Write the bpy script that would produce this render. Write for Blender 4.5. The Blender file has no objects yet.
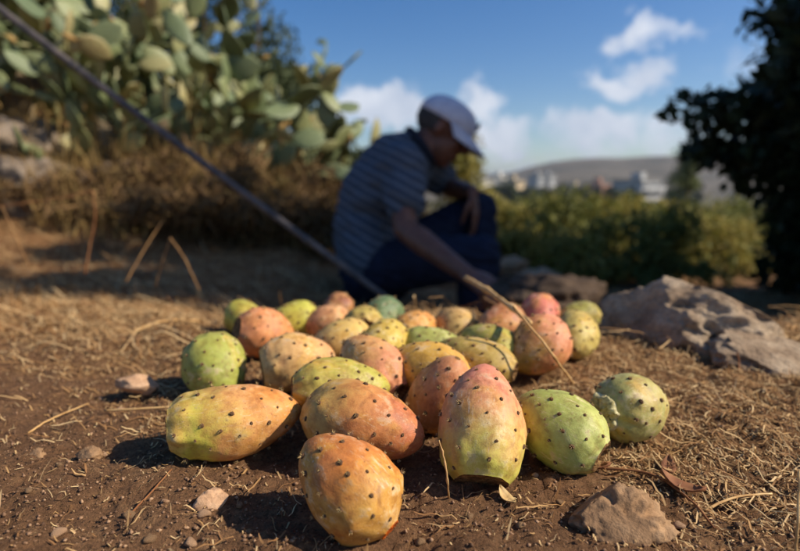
import bpy, bmesh, math, random
import numpy as np
from mathutils import Vector, Matrix, Quaternion

sc = bpy.context.scene
COL = sc.collection
R = math.radians
random.seed(7)
rng = np.random.default_rng(7)

# ------------------------------------------------------------------ camera
CAM_H = 0.20
PITCH = math.atan(90.5 / 533.33)
cd = bpy.data.cameras.new('camera')
cam = bpy.data.objects.new('camera', cd)
COL.objects.link(cam)
cam.location = (0, 0, CAM_H)
cam.rotation_euler = (math.pi / 2 - PITCH, 0, 0)
cd.sensor_width = 36
cd.lens = 24
cd.clip_start = 0.02
cd.clip_end = 20000
cd.dof.use_dof = True
cd.dof.focus_distance = 0.345
cd.dof.aperture_fstop = 4.2
cd.dof.aperture_blades = 8
sc.camera = cam
FWD = Vector((0, math.cos(PITCH), -math.sin(PITCH)))
UP = Vector((0, math.sin(PITCH), math.cos(PITCH)))
RT = Vector((1, 0, 0))


def at(u, v, d):
    """world point that the photograph shows at (u, v), d metres deep"""
    return Vector((0, 0, CAM_H)) + d * (FWD + RT * ((u - 400) / 533.33) + UP * ((275.5 - v) / 533.33))


def at_z(u, v, z):
    r = FWD + RT * ((u - 400) / 533.33) + UP * ((275.5 - v) / 533.33)
    return Vector((0, 0, CAM_H)) + r * ((z - CAM_H) / r.z)


# ------------------------------------------------------------------ sun and sky
SUN_EL, SUN_BACK = R(38), R(10)
to_sun = Vector((math.cos(SUN_EL) * math.cos(SUN_BACK), -math.cos(SUN_EL) * math.sin(SUN_BACK), math.sin(SUN_EL)))
sl = bpy.data.lights.new('sun', 'SUN')
sun = bpy.data.objects.new('sun', sl)
COL.objects.link(sun)
sl.energy = 5.0
sl.angle = R(0.5)
sl.color = (1.0, 0.90, 0.76)
sun.rotation_euler = (-to_sun).to_track_quat('-Z', 'Y').to_euler()
sun.location = to_sun * 30

w = bpy.data.worlds.new('World')
sc.world = w
w.use_nodes = True
nt = w.node_tree
nt.nodes.clear()


def N(nt, t, **kw):
    n = nt.nodes.new(t)
    for k, v in kw.items():
        if k.startswith('i_'):
            n.inputs[k[2:].replace('_', ' ')].default_value = v
        else:
            setattr(n, k, v)
    return n


def L(nt, a, b):
    nt.links.new(a, b)


sky = N(nt, 'ShaderNodeTexSky', sky_type='NISHITA', sun_disc=False)
sky.sun_elevation = SUN_EL
sky.sun_rotation = math.pi / 2 + SUN_BACK
sky.altitude = 300
sky.air_density = 1.0
sky.dust_density = 0.7
sky.ozone_density = 1.8
bg = N(nt, 'ShaderNodeBackground')
bg.inputs['Strength'].default_value = 0.102
out = N(nt, 'ShaderNodeOutputWorld')
tc = N(nt, 'ShaderNodeTexCoord')
# cumulus: direction flattened onto a cloud layer, broken up by noise
sep = N(nt, 'ShaderNodeSeparateXYZ')
L(nt, tc.outputs['Generated'], sep.inputs[0])


def M(nt, op, a, b=None, c=None, clamp=False):
    n = nt.nodes.new('ShaderNodeMath')
    n.operation = op
    n.use_clamp = clamp
    for i, x in enumerate((a, b, c)):
        if x is None:
            continue
        if isinstance(x, (int, float)):
            n.inputs[i].default_value = x
        else:
            nt.links.new(x, n.inputs[i])
    return n.outputs[0]


el = M(nt, 'ADD', M(nt, 'MAXIMUM', sep.outputs['Z'], 0.0), 0.16)
cx = M(nt, 'DIVIDE', sep.outputs['X'], el)
cy = M(nt, 'DIVIDE', sep.outputs['Y'], el)
comb = N(nt, 'ShaderNodeCombineXYZ')
L(nt, cx, comb.inputs[0]); L(nt, cy, comb.inputs[1])
nz = N(nt, 'ShaderNodeTexNoise', i_Scale=0.95, i_Detail=9.0, i_Roughness=0.62, i_Distortion=0.15)
L(nt, comb.outputs[0], nz.inputs['Vector'])
nz2 = N(nt, 'ShaderNodeTexNoise', i_Scale=9.0, i_Detail=8.0, i_Roughness=0.62, i_Distortion=0.6)
L(nt, tc.outputs['Generated'], nz2.inputs['Vector'])


nzw = N(nt, 'ShaderNodeTexNoise', i_Scale=11.0, i_Detail=6.0, i_Roughness=0.6)
L(nt, tc.outputs['Generated'], nzw.inputs['Vector'])
wv1 = N(nt, 'ShaderNodeVectorMath', operation='SUBTRACT'); L(nt, nzw.outputs['Color'], wv1.inputs[0]); wv1.inputs[1].default_value = (.5, .5, .5)
wv2 = N(nt, 'ShaderNodeVectorMath', operation='SCALE'); L(nt, wv1.outputs[0], wv2.inputs[0]); wv2.inputs['Scale'].default_value = 0.15
warped = N(nt, 'ShaderNodeVectorMath', operation='ADD'); L(nt, wv2.outputs[0], warped.inputs[0]); L(nt, tc.outputs['Generated'], warped.inputs[1])


def sky_dir(u, v):
    return (FWD + RT * ((u - 400) / 533.33) + UP * ((275.5 - v) / 533.33)).normalized()


# individual clouds of this sky: direction, angular half width, angular half height
clouds = [(655, 32, .090, .034, 1.1), (632, 74, .085, .034, 1.1), (378, 110, .12, .052, 1.2), (485, 100, .05, .045, .9), (498, 135, .08, .040, 1.0),
          (605, 130, .18, .050, 1.2), (560, 160, .20, .030, .7), (770, 60, .12, .05, .4), (700, 150, .16, .04, .5)]
blob = None
for (u, v, aw, ah, k) in clouds:
    d = sky_dir(u, v)
    rx = Vector((d.y, -d.x, 0)).normalized()
    ry = rx.cross(d).normalized()
    dx = N(nt, 'ShaderNodeVectorMath', operation='DOT_PRODUCT'); dx.inputs[1].default_value = rx / aw
    dy = N(nt, 'ShaderNodeVectorMath', operation='DOT_PRODUCT'); dy.inputs[1].default_value = ry / ah
    dz = N(nt, 'ShaderNodeVectorMath', operation='DOT_PRODUCT'); dz.inputs[1].default_value = d
    for n in (dx, dy, dz):
        L(nt, warped.outputs[0], n.inputs[0])
    q = M(nt, 'ADD', M(nt, 'POWER', M(nt, 'ABSOLUTE', dx.outputs['Value']), 2.0), M(nt, 'POWER', M(nt, 'ABSOLUTE', dy.outputs['Value']), 2.0))
    g = M(nt, 'MULTIPLY', M(nt, 'SUBTRACT', 1.0, q, clamp=True), k)
    g = M(nt, 'MULTIPLY', g, M(nt, 'GREATER_THAN', dz.outputs['Value'], 0.0))
    blob = g if blob is None else M(nt, 'MAXIMUM', blob, g)
m1 = M(nt, 'ADD', blob, M(nt, 'MULTIPLY', M(nt, 'SUBTRACT', nz2.outputs['Fac'], 0.5), 3.4))
m1 = M(nt, 'MULTIPLY', M(nt, 'SUBTRACT', m1, 0.12), 1.25, clamp=True)
m1 = M(nt, 'MULTIPLY', m1, M(nt, 'POWER', M(nt, 'MULTIPLY', blob, 1.5, clamp=True), 1.3))
# loose scattered cloud over the rest of the sky dome (behind and beside the camera)
m2 = M(nt, 'MULTIPLY', M(nt, 'SUBTRACT', nz.outputs['Fac'], 0.60), 3.0, clamp=True)
mask = M(nt, 'MULTIPLY', M(nt, 'MAXIMUM', m1, M(nt, 'MULTIPLY', m2, 0.45)), 0.92, clamp=True)
mixc = N(nt, 'ShaderNodeMix', data_type='RGBA')
L(nt, mask, mixc.inputs['Factor'])
hs = N(nt, 'ShaderNodeHueSaturation', i_Saturation=1.42, i_Hue=0.508)
L(nt, sky.outputs[0], hs.inputs['Color'])
L(nt, hs.outputs[0], mixc.inputs['A'])
cr_ = N(nt, 'ShaderNodeMix', data_type='RGBA'); cr_.inputs['A'].default_value = (4.6, 5.2, 6.4, 1); cr_.inputs['B'].default_value = (7.2, 7.5, 8.2, 1)
L(nt, M(nt, 'MULTIPLY', M(nt, 'SUBTRACT', nzw.outputs['Fac'], .3), 2.5, clamp=True), cr_.inputs['Factor'])
L(nt, cr_.outputs['Result'], mixc.inputs['B'])
L(nt, mixc.outputs['Result'], bg.inputs['Color'])
L(nt, bg.outputs[0], out.inputs[0])

# ------------------------------------------------------------------ exposure
vs = sc.view_settings
vs.view_transform = 'Standard'
vs.look = 'None'
vs.exposure = 0.25
vs.gamma = 1.0
vs.use_curve_mapping = False
sc.render.engine = 'CYCLES'
sc.cycles.use_denoising = True
sc.cycles.max_bounces = 5
sc.cycles.transparent_max_bounces = 8
sc.cycles.caustics_reflective = False
sc.cycles.caustics_refractive = False

# ------------------------------------------------------------------ helpers


def lin(c):
    def f(x):
        x /= 255.0
        return x / 12.92 if x <= 0.04045 else ((x + 0.055) / 1.055) ** 2.4
    return (f(c[0]), f(c[1]), f(c[2]), 1.0)


def tag(o, label=None, cat=None, group=None, kind=None):
    if label: o['label'] = label
    if cat: o['category'] = cat
    if group: o['group'] = group
    if kind: o['kind'] = kind
    return o


def empty(name, loc=(0, 0, 0), rot=None):
    o = bpy.data.objects.new(name, None)
    o.empty_display_size = 0.05
    o.location = loc
    if rot is not None:
        o.rotation_mode = 'QUATERNION'
        o.rotation_quaternion = rot
    COL.objects.link(o)
    return o


def link(name, me, mat=None, parent=None, smooth=True):
    if mat is not None and len(me.materials) == 0:
        me.materials.append(mat)
    if smooth:
        me.polygons.foreach_set('use_smooth', [True] * len(me.polygons))
    o = bpy.data.objects.new(name, me)
    COL.objects.link(o)
    if parent is not None:
        o.parent = parent
    return o


def mesh(name, v, f, mat=None):
    me = bpy.data.meshes.new(name)
    me.from_pydata([tuple(p) for p in v], [], [tuple(int(i) for i in q) for q in f])
    me.update()
    if mat is not None:
        me.materials.append(mat)
    return me


def quads_np(name, V, F, mat):
    """fast mesh from numpy arrays; F is (n,3) or (n,4)"""
    me = bpy.data.meshes.new(name)
    n, k = F.shape
    me.vertices.add(len(V)); me.vertices.foreach_set('co', V.astype(np.float32).ravel())
    me.loops.add(n * k); me.loops.foreach_set('vertex_index', F.astype(np.int32).ravel())
    me.polygons.add(n)
    me.polygons.foreach_set('loop_start', np.arange(0, n * k, k, dtype=np.int32))
    me.polygons.foreach_set('loop_total', np.full(n, k, dtype=np.int32))
    me.update(calc_edges=True)
    me.validate()
    if mat: me.materials.append(mat)
    return me


# numpy lattice noise -------------------------------------------------
def _h(ix, iy, iz):
    n = (ix.astype(np.int64) * 374761393 + iy.astype(np.int64) * 668265263 + iz.astype(np.int64) * 2147483647 // 3) & 0xffffffff
    n = ((n ^ (n >> 13)) * 1274126177) & 0xffffffff
    n = (n ^ (n >> 16)) & 0xffffffff
    return n / 4294967295.0 * 2 - 1


def vnoise(x, y, z=None):
    x = np.asarray(x, float); y = np.asarray(y, float)
    z = np.zeros_like(x) if z is None else np.asarray(z, float)
    ix, iy, iz = np.floor(x), np.floor(y), np.floor(z)
    fx, fy, fz = x - ix, y - iy, z - iz
    s = lambda t: t * t * t * (t * (t * 6 - 15) + 10)
    sx, sy, sz = s(fx), s(fy), s(fz)
    r = 0
    for a in (0, 1):
        for b in (0, 1):
            for c in (0, 1):
                wgt = (sx if a else 1 - sx) * (sy if b else 1 - sy) * (sz if c else 1 - sz)
                r = r + wgt * _h(ix + a, iy + b, iz + c)
    return r


def fbm(x, y, z=None, octs=4, gain=0.5):
    r, a, f = 0, 1.0, 1.0
    for i in range(octs):
        r = r + a * vnoise(np.asarray(x) * f + 17.3 * i, np.asarray(y) * f - 9.1 * i, None if z is None else np.asarray(z) * f + 4.7 * i)
        a *= gain; f *= 2.03
    return r


def sstep(t):
    t = np.clip(t, 0, 1)
    return t * t * (3 - 2 * t)


# materials -------------------------------------------------------------
def new_mat(name):
    m = bpy.data.materials.new(name)
    m.use_nodes = True
    m.node_tree.nodes.clear()
    nt = m.node_tree
    o = N(nt, 'ShaderNodeOutputMaterial')
    b = N(nt, 'ShaderNodeBsdfPrincipled')
    L(nt, b.outputs[0], o.inputs[0])
    return m, nt, b


def ramp(nt, stops, fac=None, interp='LINEAR'):
    r = N(nt, 'ShaderNodeValToRGB')
    cr = r.color_ramp
    cr.interpolation = interp
    while len(cr.elements) < len(stops):
        cr.elements.new(0.5)
    for e, (p, c) in zip(cr.elements, stops):
        e.position = p
        e.color = lin(c)
    if fac is not None:
        L(nt, fac, r.inputs[0])
    return r


def mixrgb(nt, fac, a, b, blend='MIX'):
    n = N(nt, 'ShaderNodeMix', data_type='RGBA', blend_type=blend)
    for s, x in (('Factor', fac), ('A', a), ('B', b)):
        if isinstance(x, (int, float)):
            n.inputs[s].default_value = x
        elif isinstance(x, tuple):
            n.inputs[s].default_value = x
        else:
            L(nt, x, n.inputs[s])
    return n.outputs['Result']


def bump(nt, b, height, strength, dist):
    n = N(nt, 'ShaderNodeBump', i_Strength=strength, i_Distance=dist)
    L(nt, height, n.inputs['Height'])
    L(nt, n.outputs[0], b.inputs['Normal'])


def simple_mat(name, cols, scale=8.0, rough=0.85, detail=5.0, bump_s=0.0, bump_d=0.01, island=False, translucent=0.0, coord='Object', spec=0.3):
    m, nt, b = new_mat(name)
    tcn = N(nt, 'ShaderNodeTexCoord')
    nz = N(nt, 'ShaderNodeTexNoise', i_Scale=scale, i_Detail=detail, i_Roughness=0.6)
    L(nt, tcn.outputs[coord], nz.inputs['Vector'])
    fac = nz.outputs['Fac']
    if island:
        g = N(nt, 'ShaderNodeNewGeometry')
        fac = M(nt, 'ADD', M(nt, 'MULTIPLY', g.outputs['Random Per Island'], 0.75), M(nt, 'MULTIPLY', fac, 0.25))
    else:
        fac = M(nt, 'MULTIPLY', M(nt, 'SUBTRACT', fac, 0.28), 2.3, clamp=True)
    k = len(cols)
    r = ramp(nt, [(i / (k - 1), c) for i, c in enumerate(cols)], fac)
    L(nt, r.outputs[0], b.inputs['Base Color'])
    b.inputs['Roughness'].default_value = rough
    b.inputs['Specular IOR Level'].default_value = spec
    if bump_s:
        nb = N(nt, 'ShaderNodeTexNoise', i_Scale=scale * 3, i_Detail=6.0, i_Roughness=0.65)
        L(nt, tcn.outputs[coord], nb.inputs['Vector'])
        bump(nt, b, nb.outputs['Fac'], bump_s, bump_d)
    if translucent:
        tr = N(nt, 'ShaderNodeBsdfTranslucent')
        L(nt, r.outputs[0], tr.inputs['Color'])
        mx = N(nt, 'ShaderNodeMixShader', i_Fac=translucent)
        L(nt, b.outputs[0], mx.inputs[1]); L(nt, tr.outputs[0], mx.inputs[2])
        o = [n for n in nt.nodes if n.type == 'OUTPUT_MATERIAL'][0]
        L(nt, mx.outputs[0], o.inputs[0])
    return m


def tube(pts, rad, seg=7, cap=True):
    """tapered tube along points; returns verts, faces"""
    pts = [Vector(p) for p in pts]
    rad = [rad] * len(pts) if isinstance(rad, (int, float)) else rad
    V, F = [], []
    t0 = (pts[1] - pts[0]).normalized()
    ref = Vector((0, 0, 1)) if abs(t0.z) < 0.9 else Vector((1, 0, 0))
    nrm = t0.cross(ref).normalized()
    for i, p in enumerate(pts):
        t = (pts[min(i + 1, len(pts) - 1)] - pts[max(i - 1, 0)]).normalized()
        nrm = (nrm - t * nrm.dot(t)).normalized()
        bn = t.cross(nrm)
        for k in range(seg):
            a = 2 * math.pi * k / seg
            V.append(p + (nrm * math.cos(a) + bn * math.sin(a)) * rad[i])
    for i in range(len(pts) - 1):
        for k in range(seg):
            a, b_ = i * seg + k, i * seg + (k + 1) % seg
            F.append((a, b_, b_ + seg, a + seg))
    if cap:
        F.append(tuple(range(seg))[::-1])
        F.append(tuple(range((len(pts) - 1) * seg, len(pts) * seg)))
    return V, F


def spline(ctrl, n=24):
    """Catmull-Rom through control points"""
    c = [Vector(p) for p in ctrl]
    c = [c[0] * 2 - c[1]] + c + [c[-1] * 2 - c[-2]]
    res = []
    segs = len(c) - 3
    for i in range(n + 1):
        s = i / n * segs
        k = min(int(s), segs - 1)
        t = s - k
        p0, p1, p2, p3 = c[k:k + 4]
        res.append(0.5 * ((2 * p1) + (p2 - p0) * t + (2 * p0 - 5 * p1 + 4 * p2 - p3) * t * t + (3 * p1 - p0 - 3 * p2 + p3) * t ** 3))
    return res


class MB:
    def __init__(s): s.v, s.f = [], []
    def add(s, v, f):
        o = len(s.v)
        s.v += list(v)
        s.f += [tuple(i + o for i in q) for q in f]
        return s
    def box(s, lo, hi):
        x0, y0, z0 = lo; x1, y1, z1 = hi
        return s.add([(x0, y0, z0), (x1, y0, z0), (x1, y1, z0), (x0, y1, z0), (x0, y0, z1), (x1, y0, z1), (x1, y1, z1), (x0, y1, z1)],
                     [(0, 3, 2, 1), (4, 5, 6, 7), (0, 1, 5, 4), (1, 2, 6, 5), (2, 3, 7, 6), (3, 0, 4, 7)])
    def build(s, name, mat, parent=None, smooth=False):
        return link(name, mesh(name, s.v, s.f, mat), None, parent, smooth)


#PART2
# ------------------------------------------------------------------ ground


def H_base(x, y):
    x = np.asarray(x, float); y = np.asarray(y, float)
    amt = 0.10 + 0.20 * sstep((x + 0.7) / 1.0)
    z = -amt * sstep((y - 0.68) / 0.85)
    right = sstep((x + 0.9) / 1.0)
    yy = np.maximum(y - 2.3, 0)
    z = z - right * 8.0 * (1 - np.exp(-yy / 75.0)) * 1.0
    # the bank on the left that carries the cactus
    bank = sstep((-x - 0.25 + 0.10 * (y - 2.2)) / 2.6) * sstep((y - 1.9) / 1.8)
    z = z + 1.0 * bank * np.exp(-np.maximum(y - 9, 0) / 40.0)
    z = z + 0.10 * sstep((-x - 1.0) / 1.5) * sstep((y - 0.6) / 1.2)
    z = z + 0.25 * fbm(x / 9.0, y / 9.0, octs=3) * sstep((np.hypot(x, y) - 3) / 12.0)
    z = z + 2.0 * fbm(x / 80.0 + 3.1, y / 80.0, octs=3) * sstep((np.hypot(x, y) - 40) / 120.0)
    return z


def straw_mask(x, y):
    """1 where the chaff lies thick, 0 on the bare soil at the near left"""
    n = fbm(np.asarray(x) * 7.0 + 3.0, np.asarray(y) * 7.0, octs=4)
    x = np.asarray(x)
    s = (np.asarray(y) - 0.45) * 4.0 + np.where(x > 0, x * 3.6, x * 1.2) + 0.40 * n
    return 0.09 + 0.91 * sstep(s * 1.3 + 0.5)


def H(x, y):
    x = np.asarray(x, float); y = np.asarray(y, float)
    d = np.hypot(x, y)
    z = H_base(x, y)
    fade = lambda lim: np.clip(1.6 - d / lim, 0, 1)
    z = z + 0.0065 * fbm(x * 4.0 + 5.0, y * 4.0, octs=2) * np.clip(d / 0.5, 0.3, 2.0)
    z = z + 0.0042 * fbm(x * 17.0, y * 17.0 + 2.0, octs=2) * fade(4.0)
    c = vnoise(x * 48.0 + 9.0, y * 48.0)
    z = z + 0.0026 * c * fade(2.0)
    e = vnoise(x * 130.0, y * 130.0 + 31.0)
    z = z + (0.0022 * np.abs(e)) * fade(1.2)
    e2 = vnoise(x * 290.0 + 7.0, y * 290.0 - 3.0)
    z = z + 0.0013 * e2 * fade(0.6)
    return z


def Hs(x, y):
    return float(H(np.array([x]), np.array([y]))[0])


def axis_coords(fine_lo, fine_hi, step, growth, lo, hi):
    a = list(np.arange(fine_lo, fine_hi, step))
    s, p = step, a[-1]
    up = []
    while p < hi:
        s *= 1 + growth; p += s; up.append(p)
    s, p = step, a[0]
    dn = []
    while p > lo:
        s *= 1 + growth; p -= s; dn.append(p)
    return np.array(dn[::-1] + a + up)


gx = axis_coords(-0.42, 0.44, 0.0023, 0.055, -4000, 4000)
gy_f = list(np.arange(0.22, 0.52, 0.0023))
s_, p_ = 0.0023, gy_f[-1]
while p_ < 6000:
    s_ = max(s_ * 1.0, p_ * 0.0125 if p_ < 4 else p_ * 0.05); p_ += s_; gy_f.append(p_)
s_, p_ = 0.0023, 0.22
dn = []
while p_ > -4000:
    s_ *= 1.14; p_ -= s_; dn.append(p_)
gy = np.array(dn[::-1] + gy_f)
GX, GY = np.meshgrid(gx, gy)
GZ = H(GX.ravel(), GY.ravel())
V = np.stack([GX.ravel(), GY.ravel(), GZ], 1)
nx, ny = len(gx), len(gy)
ii = (np.arange(ny - 1)[:, None] * nx + np.arange(nx - 1)[None, :]).ravel()
F = np.stack([ii, ii + 1, ii + 1 + nx, ii + nx], 1)

m, nt, b = new_mat('soil')
tcn = N(nt, 'ShaderNodeTexCoord')
P = tcn.outputs['Object']
atr = N(nt, 'ShaderNodeAttribute', attribute_name='straw')
n_big = N(nt, 'ShaderNodeTexNoise', i_Scale=9.0, i_Detail=6.0, i_Roughness=0.6); L(nt, P, n_big.inputs['Vector'])
n_mid = N(nt, 'ShaderNodeTexNoise', i_Scale=70.0, i_Detail=6.0, i_Roughness=0.7); L(nt, P, n_mid.inputs['Vector'])
n_fin = N(nt, 'ShaderNodeTexNoise', i_Scale=420.0, i_Detail=5.0, i_Roughness=0.75); L(nt, P, n_fin.inputs['Vector'])
n_gr = N(nt, 'ShaderNodeTexNoise', i_Scale=1500.0, i_Detail=3.0, i_Roughness=0.7); L(nt, P, n_gr.inputs['Vector'])
soil = ramp(nt, [(0.25, (106, 76, 55)), (0.5, (154, 116, 84)), (0.8, (194, 154, 115))], M(nt, 'ADD', M(nt, 'MULTIPLY', n_big.outputs['Fac'], 0.5), M(nt, 'MULTIPLY', n_mid.outputs['Fac'], 0.5)))
chaff = ramp(nt, [(0.25, (108, 76, 50)), (0.5, (160, 120, 80)), (0.72, (206, 166, 116))], n_mid.outputs['Fac'])
fac = M(nt, 'ADD', M(nt, 'MULTIPLY', atr.outputs['Fac'], 0.75), M(nt, 'MULTIPLY', M(nt, 'SUBTRACT', n_mid.outputs['Fac'], 0.5), 1.1), clamp=True)
near = mixrgb(nt, fac, soil.outputs[0], chaff.outputs[0])
grit = ramp(nt, [(0.35, (120, 120, 120)), (0.5, (215, 210, 205)), (0.68, (255, 245, 235))], n_fin.outputs['Fac'])
near = mixrgb(nt, 0.8, near, grit.outputs[0], 'MULTIPLY')
n_far = N(nt, 'ShaderNodeTexNoise', i_Scale=0.35, i_Detail=9.0, i_Roughness=0.7); L(nt, P, n_far.inputs['Vector'])
far = ramp(nt, [(0.35, (56, 60, 36)), (0.52, (86, 82, 52)), (0.7, (120, 100, 70))], n_far.outputs['Fac'])
sepp = N(nt, 'ShaderNodeSeparateXYZ'); L(nt, P, sepp.inputs[0])
ff = M(nt, 'MULTIPLY', M(nt, 'SUBTRACT', sepp.outputs['Y'], 3.0), 0.25, clamp=True)
L(nt, mixrgb(nt, ff, near, far.outputs[0]), b.inputs['Base Color'])
b.inputs['Roughness'].default_value = 0.95
b.inputs['Specular IOR Level'].default_value = 0.15
hh = M(nt, 'ADD', M(nt, 'MULTIPLY', n_mid.outputs['Fac'], 0.6), M(nt, 'ADD', M(nt, 'MULTIPLY', n_fin.outputs['Fac'], 0.40), M(nt, 'MULTIPLY', n_gr.outputs['Fac'], 0.16)))
bump(nt, b, hh, 1.0, 0.010)
M_SOIL = m

me = quads_np('ground', V, F, M_SOIL)
a = me.attributes.new('straw', 'FLOAT', 'POINT')
a.data.foreach_set('value', straw_mask(V[:, 0], V[:, 1]).astype(np.float32))
ground = link('ground', me)
tag(ground, 'dry brown soil strewn with straw, sloping away behind the fruit', kind='structure')

# ------------------------------------------------------------------ far hill
M_HILL = simple_mat('hillside', [(64, 64, 54), (84, 80, 70), (112, 104, 92), (70, 70, 60)], scale=0.02, rough=1.0, detail=9.0, spec=0.0)
hx = np.linspace(-1600, 2600, 150)
hy = np.linspace(330, 1500, 60)
HX, HY = np.meshgrid(hx, hy)
ang = HX / HY
prof = 8 + 30 * sstep((ang - 0.13) / 0.22) + 14 * sstep((ang - 0.35) / 0.35) - 26 * sstep((ang - 0.95) / 0.5)
prof = prof + 6 * fbm(ang * 7.0, ang * 0 + 2.0, octs=3)
rise = np.sin(np.clip((HY - 330) / 1140.0, 0, 1) * math.pi) ** 0.9
HZ = -14 + (prof + 16) * rise + 3.0 * fbm(HX / 120.0, HY / 120.0, octs=3)
Vh = np.stack([HX.ravel(), HY.ravel(), HZ.ravel()], 1)
ii = (np.arange(59)[:, None] * 150 + np.arange(149)[None, :]).ravel()
hill = link('hill', quads_np('hill', Vh, np.stack([ii, ii + 1, ii + 151, ii + 150], 1), M_HILL))
tag(hill, 'long grey brown ridge across the valley', kind='structure')

# ------------------------------------------------------------------ houses across the valley
M_WHITE = simple_mat('whitewash', [(205, 198, 184), (228, 222, 208), (238, 232, 220)], scale=0.6)
M_CREAM = simple_mat('cream_render', [(196, 172, 136), (216, 192, 154), (224, 204, 168)], scale=0.6)
M_GREY = simple_mat('grey_render', [(150, 150, 148), (172, 172, 170), (190, 188, 184)], scale=0.5)
M_PINK = simple_mat('pink_render', [(168, 120, 98), (190, 140, 116), (200, 152, 126)], scale=0.5)
M_ROOFF = simple_mat('roof_concrete', [(120, 116, 110), (150, 146, 138)], scale=0.8)
m, nt, b = new_mat('window_glass')
b.inputs['Base Color'].default_value = (0.02, 0.025, 0.03, 1)
b.inputs['Roughness'].default_value = 0.15
M_WGLASS = m


def house(u0, u1, vtop, vbot, y, mat, label, floors=2, cols=4, band=False):
    p0, p1 = at(u0, vtop, y), at(u1, vbot, y)
    wdt = p1.x - p0.x
    zb = p1.z - 1.5
    hgt = p0.z - zb
    dep = max(7.0, wdt * 0.7)
    t = empty('house', ((p0.x + p1.x) / 2, p0.y, zb))
    t.rotation_euler = (0, 0, random.uniform(0.5, 0.85))
    tag(t, label, 'house', 'houses across the valley')
    x0, x1 = -wdt / 2, wdt / 2
    MB().box((x0, 0, 0), (x1, dep, hgt)).build('wall', mat, t)
    MB().box((x0 - .25, -.25, hgt), (x1 + .25, dep + .25, hgt + .35)).build('roof', M_ROOFF, t)
    MB().box((x0 + wdt * .55, dep * .4, hgt + .352), (x0 + wdt * .8, dep * .75, hgt + 2.0)).build('stair_head', mat, t)
    fh = (hgt - 1.5) / floors
    if fh < 1.5:
        fh = 1.5
    cw = wdt / cols
    for f in range(floors):
        for c in range(cols):
            xc = x0 + cw * (c + .5)
            z0 = 1.5 + fh * f + fh * .30
            ww, wh = min(0.75, cw * .28), fh * .42
            ro = [(xc - ww - .12, z0 - .12), (xc + ww + .12, z0 - .12), (xc + ww + .12, z0 + wh + .12), (xc - ww - .12, z0 + wh + .12)]
            ri = [(xc - ww, z0), (xc + ww, z0), (xc + ww, z0 + wh), (xc - ww, z0 + wh)]
            vv = [(p[0], yy, p[1]) for yy in (-.08, -.003) for lp in (ro, ri) for p in lp]
            fr = []
            for q in range(4):
                q1 = (q + 1) % 4
                fr += [(q, q1, 4 + q1, 4 + q), (8 + q, 12 + q, 12 + q1, 8 + q1), (q, 8 + q, 8 + q1, q1), (4 + q, 4 + q1, 12 + q1, 12 + q)]
            wn = MB().add(vv, fr).build('window', mat, t)
            MB().box((xc - ww + .004, -.03, z0 + .004), (xc + ww - .004, .03, z0 + wh - .004)).build('pane', M_WGLASS, wn)
        if band:
            bl = MB().box((x0 - .1, -1.3, 1.5 + fh * f - .12), (x1 + .1, -.002, 1.5 + fh * f + .12)).build('balcony', mat, t)
            MB().box((x0 - .1, -1.3, 1.5 + fh * f + .122), (x1 + .1, -1.2, 1.5 + fh * f + .9)).build('parapet', mat, bl)
    return t


house(476, 497, 180, 192, 190, M_WHITE, 'long white house beside the seated man, leftmost across the valley', 2, 4)
house(497, 511, 177, 191, 200, M_WHITE, 'taller white house right of the long white one', 3, 3)
house(514, 528, 181, 199, 170, M_CREAM, 'cream yellow cubic house in the valley behind the scrub', 3, 3)
house(537, 546, 175, 184, 260, M_GREY, 'small pale house low on the ridge, left of its twin', 2, 2)
house(548, 558, 175, 184, 265, M_GREY, 'small pale house low on the ridge, right of its twin', 2, 2)
house(578, 587, 187, 197, 180, M_CREAM, 'little cream house between the cubic and the pink houses', 2, 2)
house(599, 613, 184, 199, 175, M_PINK, 'pinkish house left of the grey apartment block', 2, 3)
house(633, 671, 181, 220, 120, M_GREY, 'wide grey apartment block with banded balconies beside the airy tree', 4, 6, True)

#PART3
# ------------------------------------------------------------------ foliage


def leaf_quads(C, D, NRM, ln, wd):
    """folded leaf = 2 quads sharing a midrib; arrays of centres, directions, normals, lengths, widths"""
    D = D / np.linalg.norm(D, axis=1, keepdims=True)
    S = np.cross(D, NRM); S /= np.linalg.norm(S, axis=1, keepdims=True) + 1e-9
    U = np.cross(S, D)
    l = ln[:, None]; w_ = wd[:, None]
    a = C - D * l * .5
    t = C + D * l * .5
    p = C + S * w_ * .5 + U * w_ * .12 - D * l * .05
    q = C - S * w_ * .5 + U * w_ * .12 - D * l * .05
    V = np.stack([a, p, t, q], 1).reshape(-1, 3)
    n = len(C)
    i = np.arange(n) * 4
    F = np.concatenate([np.stack([i, i + 1, i + 2], 1), np.stack([i, i + 2, i + 3], 1)])
    return V, F


def rand_dirs(n):
    d = rng.normal(size=(n, 3))
    return d / np.linalg.norm(d, axis=1, keepdims=True)


def leaf_cloud(name, clumps, per, size, mat, parent, aspect=0.5, up=0.2):
    Cs = []
    for (c, r) in clumps:
        d = rand_dirs(per) * (rng.random((per, 1)) ** 0.45) * np.array(r)
        Cs.append(np.array(c) + d)
    C = np.concatenate(Cs)
    n = len(C)
    D = rand_dirs(n); D[:, 2] += up
    ln = size * rng.uniform(.6, 1.35, n)
    V, F = leaf_quads(C, D, rand_dirs(n) + np.array([0, 0, .6]), ln, ln * aspect)
    return link(name, quads_np(name, V, F, mat), None, parent, False)


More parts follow.
